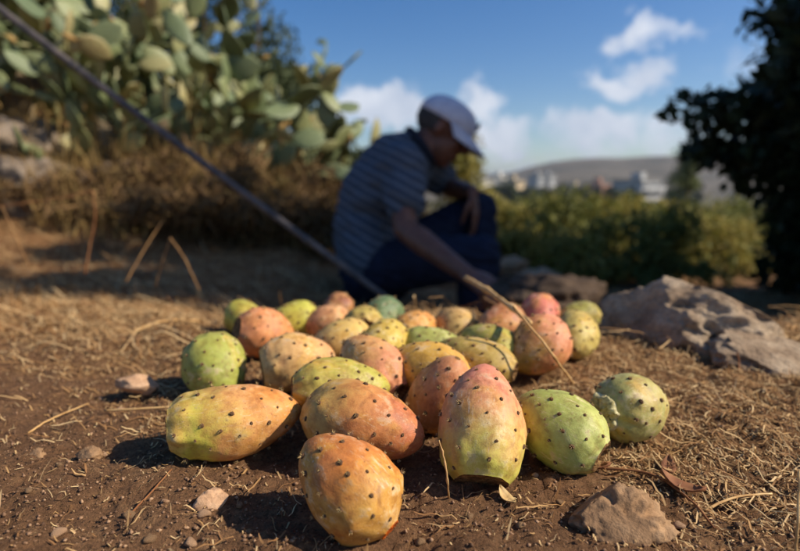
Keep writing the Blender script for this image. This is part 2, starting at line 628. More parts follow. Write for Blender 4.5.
M_BARK = simple_mat('bark', [(52, 42, 34), (84, 70, 56), (108, 92, 74)], scale=14, bump_s=.8, bump_d=.02)
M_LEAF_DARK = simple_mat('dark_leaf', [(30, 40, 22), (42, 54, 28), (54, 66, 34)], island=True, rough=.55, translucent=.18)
M_LEAF_OLIVE = simple_mat('olive_leaf', [(86, 94, 46), (120, 122, 60), (150, 146, 78)], island=True, rough=.7, translucent=.25)
M_LEAF_PALE = simple_mat('pale_leaf', [(96, 106, 66), (128, 134, 88), (150, 150, 106)], island=True, rough=.7, translucent=.25)
M_LEAF_BROOM = simple_mat('broom_leaf', [(96, 100, 44), (142, 136, 60), (172, 154, 84), (114, 118, 54)], island=True, rough=.75, translucent=.25)
M_LEAF_BUSH = simple_mat('bush_leaf', [(54, 64, 40), (74, 84, 52), (94, 102, 66)], island=True, rough=.7, translucent=.2)
M_TWIG = simple_mat('twig', [(92, 70, 48), (128, 100, 68)], scale=30)

# dark tree at the right: trunk, limbs and a low dense crown
tree = empty('dark_tree', (2.63, 2.0, Hs(2.63, 2.0) - .05))
tag(tree, 'dark dense tree filling the right edge, its low boughs above the boulder', 'tree')
v_, f_ = tube(spline([(0, 0, 0), (.06, .02, .7), (-.03, .0, 1.6), (-.1, -.2, 2.6)], 14), [.15 - .007 * i for i in range(15)], 10)
MB().add(v_, f_).build('trunk', M_BARK, tree, True)
clumps = []
tz = tree.location.z
limb_ends = []
for k in range(26):
    a = k * 2.39996; t = (k + .5) / 26
    zz = .1 + 2.35 * t
    rr = (.95 * math.sin(math.pi * min(1, .18 + .80 * t)) ** .6) * random.uniform(.8, 1.08)
    sy_ = math.sin(a) * rr * (1.15 if math.sin(a) < 0 else .85)
    limb_ends.append((math.cos(a) * rr * .98, sy_, zz if sy_ < 0 else min(zz, 1.9)))
limb_ends += [(-.85, -.3, .6), (-.9, .3, .85), (-.7, .6, .35), (-.95, .1, 1.4), (-.85, -.6, 1.6), (-.85, -.5, 2.3), (-.7, -.95, 2.1), (-.5, -1.0, 2.7), (-.3, -.5, 2.9), (.2, -.9, 2.9), (-.85, .4, 1.8), (-.8, -.1, 2.4), (-.75, -.1, .25), (-.5, .5, .1), (-.6, .5, 1.0), (-.4, .7, .7), (-.65, .2, .6), (-.3, .8, 1.3), (-.2, .5, .4), (-.78, .5, .95), (-.5, .3, .9), (-.8, .3, 1.15), (-.45, .6, 1.15), (-.55, .75, .85), (-.3, .4, 1.5)]
limb_ends = [e for e in limb_ends if not (e[0] < -.45 and e[1] > .15 and e[2] > 1.45) and not (e[0] < -.25 and e[1] > .25 and e[2] < .75)] + [(-.82, .38, .32), (-.78, .15, .15), (-.72, .5, .55), (-.8, .3, .05), (-.9, .2, .75), (-.6, .45, .3), (-.55, .3, .6)]
for k, e in enumerate(limb_ends):
    e = Vector(e)
    s = Vector((0, -.1, max(.25, min(e.z * .75, 2.3))))
    mid = (s + e) * .5 + Vector((random.uniform(-.1, .1), random.uniform(-.1, .1), .12))
    v_, f_ = tube(spline([s, mid, e], 10), [.045 - .0038 * i for i in range(11)], 6)
    MB().add(v_, f_).build('limb', M_BARK, tree, True)
    for j in range(9):
        q = s.lerp(e, random.uniform(.4, 1.06)) + Vector((random.gauss(0, .17), random.gauss(0, .2), random.gauss(0, .2)))
        clumps.append((tuple(q), (random.uniform(.14, .28), random.uniform(.14, .28), random.uniform(.10, .22))))
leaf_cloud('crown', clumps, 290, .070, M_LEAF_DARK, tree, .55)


def shrub(x, y, r, h, mat, label, n=14, per=150, leaf=.045, name='shrub', cat='shrub', group='scrub below the terrace', stems=6):
    z = Hs(x, y)
    t = empty(name, (x, y, z - .03))
    tag(t, label, cat, group)
    cl = []
    for k in range(n):
        a = random.uniform(0, 2 * math.pi); q = math.sqrt(random.random()) * r
        zz = random.uniform(.2, 1.0) * h * (1 - .35 * (q / r) ** 2)
        s = r * random.uniform(.22, .42)
        cl.append(((math.cos(a) * q, math.sin(a) * q, zz), (s, s, s * random.uniform(.7, 1.3))))
    for k in range(stems):
        e = Vector(random.choice(cl)[0])
        v_, f_ = tube(spline([(random.uniform(-.05, .05), random.uniform(-.05, .05), 0), e * .5 + Vector((0, 0, .06)), e], 5), [.012 * max(1, h)] * 3 + [.007 * max(1, h)] * 3, 5)
        MB().add(v_, f_).build('stem', M_TWIG, t, True)
    leaf_cloud('foliage', cl, per, leaf, mat, t, .42, .7)
    return t


SHR = [  # x, y, radius, height above the slope, material, label
    (0.60, 3.5, .32, .60, M_LEAF_BROOM, 'yellow green broom shrub just right of the man, with pale stones at its foot'),
    (0.98, 3.2, .36, .42, M_LEAF_BROOM, 'low yellowish shrub before the rounded olive one, above the dark rock'),
    (1.12, 3.9, .46, .62, M_LEAF_OLIVE, 'rounded olive shrub above the dark rock in the middle'),
    (1.55, 3.2, .38, .45, M_LEAF_OLIVE, 'low olive shrub just behind the left end of the big boulder'),
    (1.75, 4.0, .46, .60, M_LEAF_BROOM, 'broom shrub in the first row below the pinkish house'),
    (2.35, 4.3, .50, .58, M_LEAF_BROOM, 'yellowish shrub behind the boulder, close under the dark tree'),
    (3.00, 4.5, .50, .56, M_LEAF_OLIVE, 'olive shrub half hidden by the dark tree, above the jagged slab'),
    (0.85, 5.2, .46, .66, M_LEAF_BROOM, 'second row broom shrub below the white houses'),
    (1.50, 5.3, .50, .62, M_LEAF_BROOM, 'second row yellow green shrub below the cream cubic house'),
    (2.20, 5.5, .56, .66, M_LEAF_OLIVE, 'second row dark olive shrub below the pinkish house'),
    (2.95, 5.7, .60, .62, M_LEAF_BROOM, 'second row shrub below the grey apartment block'),
    (3.75, 5.9, .66, .66, M_LEAF_OLIVE, 'second row shrub seen low behind the dark tree'),
    (1.5, 8.2, .8, .74, M_LEAF_OLIVE, 'far olive shrub on the slope, behind the broom rows, leftmost'),
    (2.6, 8.6, .9, .66, M_LEAF_BROOM, 'far yellow green shrub on the slope, behind the broom rows, second from the left'),
    (3.9, 8.9, .9, .70, M_LEAF_OLIVE, 'far olive shrub on the slope, below the apartment block'),
    (5.2, 9.2, 1.0, .74, M_LEAF_BROOM, 'far yellow green shrub on the slope, beside the airy tree'),
]
for (x, y, r, h, mt, lb) in SHR:
    shrub(x, y, r, h, mt, lb, n=30, per=150, leaf=.05 + .02 * (y > 5))
# thin young tree rising over the apartment block, and one behind the man's head
for (x, y, h, lb, mt, nn) in [(5.0, 9.4, 1.75, 'airy pale young tree left of the dark tree, against the ridge', M_LEAF_PALE, 26), (0.55, 4.6, 1.02, 'light green leafy shrub behind the face and chest of the man', M_LEAF_BROOM, 22)]:
    z = Hs(x, y)
    t = empty('young_tree', (x, y, z - .03))
    tag(t, lb, 'tree')
    cl = []
    v_, f_ = tube(spline([(0, 0, 0), (.03, .02, h * .5), (-.02, 0, h * .95)], 8), [.03 - .0028 * i for i in range(9)], 6)
    MB().add(v_, f_).build('trunk', M_TWIG, t, True)
    for k in range(nn):
        a = random.uniform(0, 6.28); zz = random.uniform(.3, 1.0) * h; q = random.uniform(.05, .55) * h * .62 * (1.15 - zz / h)
        e = Vector((math.cos(a) * q, math.sin(a) * q, zz + .1))
        if k % 2 == 0:
            v_, f_ = tube([(0, 0, zz * .75), e * .5 + Vector((0, 0, zz * .4)), e], [.01, .008, .004], 5)
            MB().add(v_, f_).build('branch', M_TWIG, t, True)
        cl.append((tuple(e), (.17, .17, .15)))
    leaf_cloud('crown', cl, 130, .07, mt, t, .35, .5)

# darker trees between the houses
M_LEAF_FAR = simple_mat('far_leaf', [(40, 50, 30), (58, 68, 40), (80, 84, 52)], island=True, rough=.8)
for k, (u, vb, y, h, r, lb) in enumerate([
    (520, 207, 120, 4.0, 4.2, 'dark tree clump below the cream cubic house'), (540, 205, 125, 3.4, 4.6, 'dark tree right of the cream cubic house'),
    (562, 202, 150, 4.5, 5.5, 'dull green tree between the twin pale houses and the pinkish one'), (592, 206, 130, 4.5, 3.6, 'bushy tree just left of the pinkish house'),
    (618, 214, 105, 5.0, 3.6, 'dark bushy tree against the left side of the apartment block'), (683, 212, 115, 6.0, 4.0, 'dark tree right of the grey apartment block'),
    (500, 205, 110, 3.6, 4.2, 'green tree standing before the tall white house'), (580, 214, 85, 3.0, 3.4, 'low green tree at the valley edge below the little cream house')]):
    p = at(u, vb, y)
    t = empty('valley_tree', (p.x, p.y, p.z - 1.0))
    tag(t, lb, 'tree', 'trees between the houses')
    v_, f_ = tube([(0, 0, 0), (0.1, 0, h * .5), (0, 0, h * .9)], [.25, .2, .1], 7)
    MB().add(v_, f_).build('trunk', M_BARK, t, True)
    cl = []
    for j in range(16):
        a = random.uniform(0, 6.28); q = math.sqrt(random.random()) * r * .75
        cl.append(((math.cos(a) * q, math.sin(a) * q, 1 + h * random.uniform(.25, .95)), (r * .32, r * .32, r * .26)))
    leaf_cloud('crown', cl, 90, .75, M_LEAF_FAR, t, .7)

# ------------------------------------------------------------------ prickly pear cactus on the bank
m, nt, b = new_mat('cactus_pad')
tcn = N(nt, 'ShaderNodeTexCoord')
oi = N(nt, 'ShaderNodeObjectInfo')
nz = N(nt, 'ShaderNodeTexNoise', i_Scale=9.0, i_Detail=6.0, i_Roughness=.6); L(nt, tcn.outputs['Object'], nz.inputs['Vector'])
base = ramp(nt, [(0.0, (84, 98, 68)), (.35, (110, 122, 82)), (.65, (138, 142, 94)), (.85, (164, 156, 106)), (1, (164, 136, 94))], M(nt, 'ADD', M(nt, 'MULTIPLY', oi.outputs['Random'], .75), M(nt, 'MULTIPLY', nz.outputs['Fac'], .3)))
vo = N(nt, 'ShaderNodeTexVoronoi', i_Scale=26.0); L(nt, tcn.outputs['Object'], vo.inputs['Vector'])
spot = M(nt, 'LESS_THAN', vo.outputs['Distance'], 0.13)
scab = M(nt, 'MULTIPLY', M(nt, 'SUBTRACT', nz.outputs['Fac'], .62), 6.0, clamp=True)
c1 = mixrgb(nt, M(nt, 'MULTIPLY', scab, .55), base.outputs[0], lin((150, 128, 88)))
L(nt, mixrgb(nt, M(nt, 'MULTIPLY', spot, .7), c1, lin((96, 78, 52))), b.inputs['Base Color'])
b.inputs['Roughness'].default_value = .5
bump(nt, b, nz.outputs['Fac'], .3, .02)
M_PAD = m
M_CFRUIT = simple_mat('cactus_fruit', [(150, 108, 66), (168, 132, 76), (140, 134, 76)], scale=12, rough=.5)
M_CSTEM = simple_mat('cactus_stem', [(96, 84, 64), (128, 112, 88), (140, 126, 100)], scale=12, bump_s=.6)


def pad_mesh(k):
    """obovate pad: base at origin, 1 long, flat in y"""
    V, F = [], []
    nr, ns = 9, 14
    wid = [.62, .70, .56][k]
    for i in range(nr + 1):
        t = i / nr
        z = t
        rr = math.sin(math.pi * min(1, max(0, t)) ** (.85)) ** .72 if 0 < t < 1 else 0.0
        rr = max(rr, .16 * (1 - t)) * (0.78 + .30 * t)
        bend = .07 * math.sin(t * 2.3 + k)
        for s in range(ns):
            a = 2 * math.pi * s / ns
            V.append((wid * .5 * rr * math.cos(a) * (1 + .05 * math.sin(3 * a + k)), .055 * max(rr, .35 * (1 - t)) ** .8 * math.sin(a) + bend * (1 + .4 * math.cos(a)), z))
    for i in range(nr):
        for s in range(ns):
            F.append((i * ns + s, i * ns + (s + 1) % ns, (i + 1) * ns + (s + 1) % ns, (i + 1) * ns + s))
    F.append(tuple(range(ns))[::-1])
    me = mesh('pad', V, F, M_PAD)
    me.polygons.foreach_set('use_smooth', [True] * len(me.polygons))
    return me


PADS = [pad_mesh(k) for k in range(3)]
fv, ff_ = [], []
for i in range(7):
    t = i / 6
    rr = [.35, .7, .95, 1, .9, .7, .35][i] * .25
    for s in range(8):
        fv.append((rr * math.cos(s * math.pi / 4), rr * math.sin(s * math.pi / 4), t))
for i in range(6):
    for s in range(8):
        ff_.append((i * 8 + s, i * 8 + (s + 1) % 8, i * 8 + 8 + (s + 1) % 8, i * 8 + 8 + s))
ff_.append(tuple(range(48, 56)))
CFR = mesh('cactus_fruit', fv, ff_, M_CFRUIT)
CFR.polygons.foreach_set('use_smooth', [True] * len(CFR.polygons))


def cactus(x, y, height, npads, label, lean=0.25, pad=.30, zoff=0.0, seed=0):
    rnd = random.Random(seed)
    z = Hs(x, y) + zoff
    t = empty('prickly_pear_cactus', (x, y, z - .05))
    tag(t, label, 'cactus', 'prickly pear cactuses on the bank')
    v_, f_ = tube(spline([(0, 0, -.1), (.03, 0, .15), (0, .02, .32)], 6), [.075, .07, .065, .06, .055, .05, .04], 8)
    MB().add(v_, f_).build('stem', M_CSTEM, t, True)
    tips = []
    for k in range(14):
        bx, by = rnd.uniform(-.36, .36), rnd.uniform(-.22, .22)
        tips.append((Vector((bx, by, rnd.uniform(0, .15))), Vector((bx * 2, by * 2 - .2, .9)).normalized(), 0))
    made = 0
    npads = int(npads * 1.3)
    while made < npads and tips:
        i = rnd.randrange(max(0, len(tips) - 9), len(tips)) if rnd.random() < .3 else rnd.randrange(len(tips))
        base, dirn, gen = tips[i]
        d = (dirn + Vector((rnd.gauss(0, .55), rnd.gauss(0, .55), rnd.gauss(.12, .35)))).normalized()
        if d.z < -.15: d.z = abs(d.z) * .3; d.normalize()
        ln = pad * rnd.uniform(.68, 1.2)
        if base.z + d.z * ln > height:
            d.z *= .2
            d.normalize()
            if base.z > height or rnd.random() < .5:
                tips.pop(i); 
                if not tips: break
                continue
        o = bpy.data.objects.new('pad', rnd.choice(PADS))
        COL.objects.link(o)
        o.parent = t
        q = d.to_track_quat('Z', 'Y') @ Quaternion((0, 0, 1), rnd.uniform(0, 6.28))
        o.rotation_mode = 'QUATERNION'
        o.rotation_quaternion = q
        o.location = base
        o.scale = (ln * rnd.uniform(.85, 1.2), ln, ln)
        made += 1
        if gen > 1 and rnd.random() < .09:
            for k in range(rnd.randint(1, 2)):
                off = q @ Vector((rnd.uniform(-.2, .2) * ln, 0, ln * .95))
                fo = bpy.data.objects.new('cactus_fruit', CFR)
                COL.objects.link(fo); fo.parent = t
                fo.location = base + off
                fo.rotation_mode = 'QUATERNION'; fo.rotation_quaternion = (d + Vector((rnd.gauss(0, .4), rnd.gauss(0, .4), .2))).to_track_quat('Z', 'Y')
                s_ = rnd.uniform(.05, .075); fo.scale = (s_, s_, s_)
        for k in range(2):
            off = q @ Vector((rnd.uniform(-.26, .26) * ln, 0, ln * rnd.uniform(.72, .97)))
            tips.append((base + off, d, gen + 1))
        if rnd.random() < .35:
            tips.pop(i)
    return t


CAC = [
    (-0.78, 3.60, 1.18, 130, 'cactus at the right end of the bank, its topmost pad against the blue sky'),
    (-1.20, 3.75, 1.30, 130, 'tall bluish cactus with a crowded top left of the rightmost one'),
    (-1.60, 3.6, 1.30, 130, 'cactus behind the middle of the dark pole, above the brown brush'),
    (-2.05, 3.8, 1.40, 130, 'big cactus rising out of the top of the frame near the dry twigs'),
    (-2.10, 3.05, .95, 100, 'cactus with broad pads under the upper left end of the pole'),
    (-2.65, 3.4, 1.1, 100, 'leftmost cactus above the pale bank rocks'),
    (-1.70, 4.3, 1.55, 95, 'tall cactus of the back row whose crown shows left of the dry twigs'),
    (-2.60, 4.2, 1.6, 95, 'tallest cactus of the back row in the top left corner'),
    (-0.46, 3.7, .78, 80, 'low yellowish cactus at the foot of the bank beside the back of the man'),
    (-1.10, 3.15, .72, 70, 'small cactus half buried in the brown brush below the taller ones'),
    (-1.60, 2.95, .80, 80, 'cactus of the front row under the middle of the pole, left of the small one'),
]
for k, (x, y, h, n, lb) in enumerate(CAC):
    cactus(x, y, h, n, lb, seed=20 + k, pad=.195 if y > 3.3 else .175)

# brown dry brush and grass on the face of the bank
M_DRY = simple_mat('dry_grass', [(70, 50, 30), (104, 76, 46), (140, 106, 66), (84, 74, 40)], island=True, rough=.9, translucent=.15)
M_TALL = simple_mat('tall_grass', [(108, 84, 48), (150, 120, 70), (182, 150, 94), (116, 108, 60)], island=True, rough=.9, translucent=.2)
M_BRUSH = simple_mat('brown_brush', [(66, 48, 30), (98, 74, 46), (126, 98, 62), (82, 78, 44)], island=True, rough=.9)


def tuft(name, x, y, r, h, n, mat, label, group, width=.004, lean=.5, cat='dry grass'):
    z = Hs(x, y)
    a = rng.uniform(0, 6.28, n); q = np.sqrt(rng.random(n)) * r
    bx, by = np.cos(a) * q, np.sin(a) * q
    bz = H(x + bx, y + by) - z
    ln = h * rng.uniform(.45, 1.1, n)
    da = rng.uniform(0, 6.28, n); ls = rng.random(n) * lean
    V, F = [], []
    S = np.stack([np.sin(da + rng.uniform(-1, 1, n)), np.cos(da), np.zeros(n)], 1) * width
    P0 = np.stack([bx, by, bz - .01], 1)
    dirx = np.stack([np.cos(da), np.sin(da), np.zeros(n)], 1)
    zz = np.array([0, 0, 1.0])
    P1 = P0 + (dirx * (ls * .35)[:, None] + zz * .55) * ln[:, None]
    P2 = P0 + (dirx * ls[:, None] + zz * (1 - .45 * ls[:, None])) * ln[:, None]
    V = np.stack([P0 - S, P0 + S, P1 - S * .8, P1 + S * .8, P2 - S * .2, P2 + S * .2], 1).reshape(-1, 3)
    i = np.arange(n) * 6
    F = np.concatenate([np.stack([i, i + 1, i + 3, i + 2], 1), np.stack([i + 2, i + 3, i + 5, i + 4], 1)])
    o = link(name, quads_np(name, V, F, mat), None, None, False)
    o.location = (x, y, z)
    tag(o, label, cat, group)
    return o


BR = [(-.50, 2.75, .34, .40, 'brown brush clump directly behind the back of the man'), (-.88, 2.6, .36, .34, 'brown brush clump under the lower third of the pole'),
      (-1.3, 2.5, .40, .30, 'dark brush clump under the middle of the pole'), (-1.75, 2.45, .40, .28, 'brush clump right of the bank rocks'),
      (-.62, 3.1, .36, .62, 'tall brown brush hanging below the rightmost cactus'), (-1.05, 2.75, .36, .55, 'tall brush before the small half buried cactus'),
      (-2.2, 2.35, .4, .42, 'brush clump at the left edge below the rocks'), (-.25, 3.7, .4, .75, 'brush between the man and the low yellowish cactus')]
for (x, y, r, h, lb) in BR:
    z = Hs(x, y)
    t = empty('brown_brush', (x, y, z))
    tag(t, lb, 'brush', 'brown brush on the bank')
    cl = []
    for k in range(12):
        a = random.uniform(0, 6.28); q = math.sqrt(random.random()) * r
        e = Vector((math.cos(a) * q, math.sin(a) * q, h * random.uniform(.3, .9) * .62))
        cl.append((tuple(e), (r * .38, r * .38, h * .22)))
        v_, f_ = tube(spline([(e.x * .3, e.y * .3, -.05), e * .6 + Vector((0, 0, .05)), e + Vector((random.uniform(-.1, .1), 0, .08))], 5), [.008, .007, .006, .005, .004, .003], 5)
        MB().add(v_, f_).build('stem', M_TWIG, t, True)
    leaf_cloud('twig_mass', cl, 150, .11, M_BRUSH, t, .10, .5)
for (x, y, r, h, lb) in [(-1.05, 4.5, .5, 1.15, 'dark bush filling the gaps behind the crowded bluish cactus'), (-1.7, 4.9, .7, 1.35, 'dark bush behind the big cactus at the top'), (-2.5, 4.8, .8, 1.5, 'dark bush behind the leftmost cactus'), (-.55, 4.6, .35, .75, 'dark bush at the lower end of the cactus hedge')]:
    shrub(x, y, r, h, M_LEAF_BUSH, lb, n=34, per=150, leaf=.06, name='bush', cat='bush', group='bushes behind the cactuses')
# tall dry grass tangled between the cactuses
for k, (x, y, r, h, lb) in enumerate([(-.42, 3.25, .28, .55, 'tall dry grass right behind the shoulder of the man'), (-.72, 3.15, .30, .55, 'tall dry grass below the rightmost cactus'), (-.95, 2.85, .30, .48, 'tall dry grass below the small cactus'), (-1.3, 2.95, .32, .50, 'tall dry grass between the small cactus and the front row one'),
                         (-1.4, 2.6, .32, .36, 'tall dry grass in front of the front row cactus'), (-1.85, 2.75, .34, .45, 'tall dry grass right of the bank rocks'), (-2.35, 2.75, .3, .40, 'tall dry grass over the bank rocks'), (-1.0, 3.4, .3, .62, 'tall dry grass under the crowded bluish cactus'), (-.6, 2.75, .3, .40, 'tall dry grass low behind the back of the man')]):
    tuft('tall_dry_grass', x, y, r, h * .95, 420, M_TALL, lb, 'tall dry grass on the bank', width=.0032, lean=1.0)
# bare dry twigs above the cactus, against the sky
tw = empty('bare_twigs', (-1.25, 4.3, Hs(-1.25, 4.3)))
tag(tw, 'bare dry branches sticking up behind the cactuses against the sky', 'branches')
for k in range(7):
    a = random.uniform(-.9, .5)
    p = [(0, 0, 0)]
    for j in range(1, 6):
        p.append((.14 * j * math.sin(a) + random.uniform(-.05, .05) + .04 * k - .2, random.uniform(-.08, .08), .36 * j))
    v_, f_ = tube(spline(p, 14), [.008 - .0005 * i for i in range(15)], 5)
    MB().add(v_, f_).build('twig', M_TWIG, tw, True)

# ------------------------------------------------------------------ rocks


def rock_mesh(name, sx, sy, sz, seed, mat, sub=4, rough=.35, flat=0.0, ridged=.5, detail=1.0):
    bm = bmesh.new()
    bmesh.ops.create_icosphere(bm, subdivisions=sub, radius=1.0)
    P = np.array([v.co[:] for v in bm.verts])
    s = seed * 13.7
    n1 = fbm(P[:, 0] * 1.1 + s, P[:, 1] * 1.1, P[:, 2] * 1.1 + s, octs=3)
    n2 = 1 - np.abs(fbm(P[:, 0] * 2.3 - s, P[:, 1] * 2.3, P[:, 2] * 2.3, octs=3 if sub < 5 else 5))
    n3 = vnoise(P[:, 0] * 7.0 + s, P[:, 1] * 7.0, P[:, 2] * 7.0)
    rr = 1 + rough * n1 + rough * ridged * (n2 - .7) + .05 * detail * n3
    if sub >= 5:
        n4 = fbm(P[:, 0] * 16 + s, P[:, 1] * 16, P[:, 2] * 16, octs=3)
        rr = rr + .028 * detail * n4
    Q = P * rr[:, None]
    # facet cuts
    rr_ = np.random.default_rng(seed)
    for k in range(7):
        nrm = rr_.normal(size=3); nrm /= np.linalg.norm(nrm)
        dd = Q @ nrm
        lim = rr_.uniform(.62, .9)
        ex = np.maximum(dd - lim, 0)
        Q -= nrm[None, :] * (ex * .82)[:, None]
    Q = Q * np.array([sx, sy, sz])
    for v, q in zip(bm.verts, Q):
        v.co = q
    me = bpy.data.meshes.new(name)
    bm.to_mesh(me); bm.free()
    me.materials.append(mat)
    me.polygons.foreach_set('use_smooth', [True] * len(me.polygons))
    return me


def rock_mat(name, cols, scale=18.0, b_s=.7, b_d=.006):
    m, nt, b = new_mat(name)
    tcn = N(nt, 'ShaderNodeTexCoord')
    n1 = N(nt, 'ShaderNodeTexNoise', i_Scale=scale, i_Detail=8.0, i_Roughness=.65, i_Distortion=.4); L(nt, tcn.outputs['Object'], n1.inputs['Vector'])
    n2 = N(nt, 'ShaderNodeTexNoise', i_Scale=scale * 7, i_Detail=6.0, i_Roughness=.7); L(nt, tcn.outputs['Object'], n2.inputs['Vector'])
    vo = N(nt, 'ShaderNodeTexVoronoi', i_Scale=scale * 1.6, feature='DISTANCE_TO_EDGE'); L(nt, n1.outputs['Color'], vo.inputs['Vector'])
    k = len(cols)
    r = ramp(nt, [(.25 + .5 * i / (k - 1), c) for i, c in enumerate(cols)], n1.outputs['Fac'])
    g = ramp(nt, [(.3, (150, 145, 140)), (.6, (255, 255, 255))], n2.outputs['Fac'])
    L(nt, mixrgb(nt, .6, r.outputs[0], g.outputs[0], 'MULTIPLY'), b.inputs['Base Color'])
    b.inputs['Roughness'].default_value = .92
    b.inputs['Specular IOR Level'].default_value = .2
    bump(nt, b, M(nt, 'ADD', n1.outputs['Fac'], M(nt, 'MULTIPLY', n2.outputs['Fac'], .4)), b_s, b_d)
    return m


M_ROCK = rock_mat('limestone', [(118, 96, 76), (170, 144, 116), (204, 180, 150), (142, 118, 94)], scale=22, b_s=1.0, b_d=.012)
M_ROCK_BROWN = rock_mat('brown_stone', [(122, 92, 66), (168, 132, 96), (202, 166, 126)], scale=30)
M_ROCK_PALE = rock_mat('pale_stone', [(176, 134, 98), (206, 164, 126), (222, 186, 150)], scale=60, b_d=.002)
M_ROCK_BANK = rock_mat('bank_stone', [(110, 96, 82), (146, 130, 112), (172, 156, 136)], scale=9, b_d=.02)


def rock(u, v, d, sx, sy, sz, seed, mat, label, rot=0, sub=4, name='stone', cat='stone', group=None, z=None, tilt=0, **kw):
    p = at(u, v, d)
    if z is not None:
        p.z = z
    o = link(name, rock_mesh(name, sx, sy, sz, seed, mat, sub, **kw))
    o.location = p
    o.rotation_euler = (tilt, 0, rot)
    tag(o, label, cat, group)
    return o


# the big boulder at the right
bp = at(690, 340, .70)
bould = link('boulder', rock_mesh('boulder', .116, .084, .064, 15, M_ROCK, 6, rough=.30, ridged=.45, detail=1.0))
bould.location = (bp.x, bp.y, bp.z + .004)
bould.rotation_euler = (0, .16, -.45)
tag(bould, 'large rough limestone boulder lit on top at the right', 'boulder')
bp2 = at(785, 372, .60)
o = link('boulder', rock_mesh('boulder', .078, .060, .034, 9, M_ROCK, 6, rough=.30, ridged=.45, detail=1.0))
o.location = (bp2.x, bp2.y, bp2.z - .005)
o.rotation_euler = (0, .25, -.2)
tag(o, 'low jagged slab of rock at the right edge beside the large boulder', 'boulder')
M_ROCK_SHADED = rock_mat('shaded_stone', [(60, 48, 38), (86, 70, 56), (108, 90, 72)], scale=20)  # brown stone in a darker tone, the shade on these rocks put into the colour
rock(548, 302, 1.25, .13, .11, .062, 12, M_ROCK_SHADED, 'dark rounded rock in the shade behind the pink fruit', sub=5, name='rock', cat='rock')
rock(614, 500, .322, .026, .024, .017, 21, M_ROCK_BROWN, 'angular brown rock half sunk in the soil at the front right', rot=.6, sub=5, name='rock', cat='rock', z=-.004, rough=.4, ridged=1.0)
rock(135, 355, .52, .020, .014, .0115, 31, M_ROCK_PALE, 'pale orange angular stone alone on the straw at the left', rot=-.2, sub=4, z=.006)
rock(210, 481, .335, .0105, .009, .008, 33, M_ROCK_PALE, 'round tan stone at the edge of the front fruit shadow', sub=4, z=.003)
rock(88, 441, .395, .0105, .008, .006, 35, M_ROCK_BROWN, 'flat brown stone on bare soil at the lower left', sub=4, z=.002)
rock(36, 440, .395, .007, .006, .005, 36, M_ROCK_BROWN, 'small brown stone nearest the left edge of the bare soil', sub=3, z=.002)
rock(512, 266, 2.9, .09, .08, .05, 41, M_ROCK_PALE, 'pale stone on the slope just right of the knee of the man', sub=4)
rock(538, 276, 2.6, .11, .08, .04, 42, M_ROCK_PALE, 'reddish flat stone behind the dark rounded rock', sub=4)
rock(505, 284, 2.3, .06, .05, .04, 43, M_ROCK_SHADED, 'grey stone by the shin of the man', sub=4)
rock(345, 238, 2.6, .08, .07, .06, 44, M_ROCK_BANK, 'small grey stone peeping out behind the lower back of the man', sub=4)
for k, (u, v, d, s, lb) in enumerate([(22, 150, 2.75, .24, 'large pale rock in the bank under the leftmost cactus'), (18, 195, 2.5, .25, 'lower pale rock of the bank at the left edge'), (60, 185, 2.6, .16, 'pale rock of the bank right of the two large ones'), (115, 178, 2.75, .12, 'small grey rock of the bank half hidden in brush')]):
    rock(u, v, d, s, s * .8, s * .75, 50 + k, M_ROCK_BANK, lb, sub=5, name='bank_rock', cat='rock', group='rocks in the bank')

#PART4
# ------------------------------------------------------------------ prickly pears on the ground
m, nt, b = new_mat('areole')
tcn = N(nt, 'ShaderNodeTexCoord')
nz = N(nt, 'ShaderNodeTexNoise', i_Scale=1800.0, i_Detail=3.0); L(nt, tcn.outputs['Object'], nz.inputs['Vector'])
r_ = ramp(nt, [(.3, (58, 38, 24)), (.55, (96, 66, 40)), (.75, (140, 104, 62))], nz.outputs['Fac'])
L(nt, r_.outputs[0], b.inputs['Base Color']); b.inputs['Roughness'].default_value = .9
M_AREOLE = m
M_GLOCHID = simple_mat('glochid', [(176, 140, 84), (222, 196, 140)], island=True, rough=.6)
M_SCAR = simple_mat('scar_tissue', [(70, 44, 26), (128, 92, 52), (176, 140, 88)], scale=260, rough=.85, bump_s=.8, bump_d=.002)
M_SCAR_ORANGE = simple_mat('ripe_scar', [(120, 52, 14), (216, 98, 18), (236, 140, 40)], scale=300, rough=.5, bump_s=.8, bump_d=.002)
M_CHEWED = simple_mat('chewed_flesh', [(176, 160, 96), (222, 208, 150), (236, 228, 186)], scale=220, rough=.7, bump_s=.8, bump_d=.003)


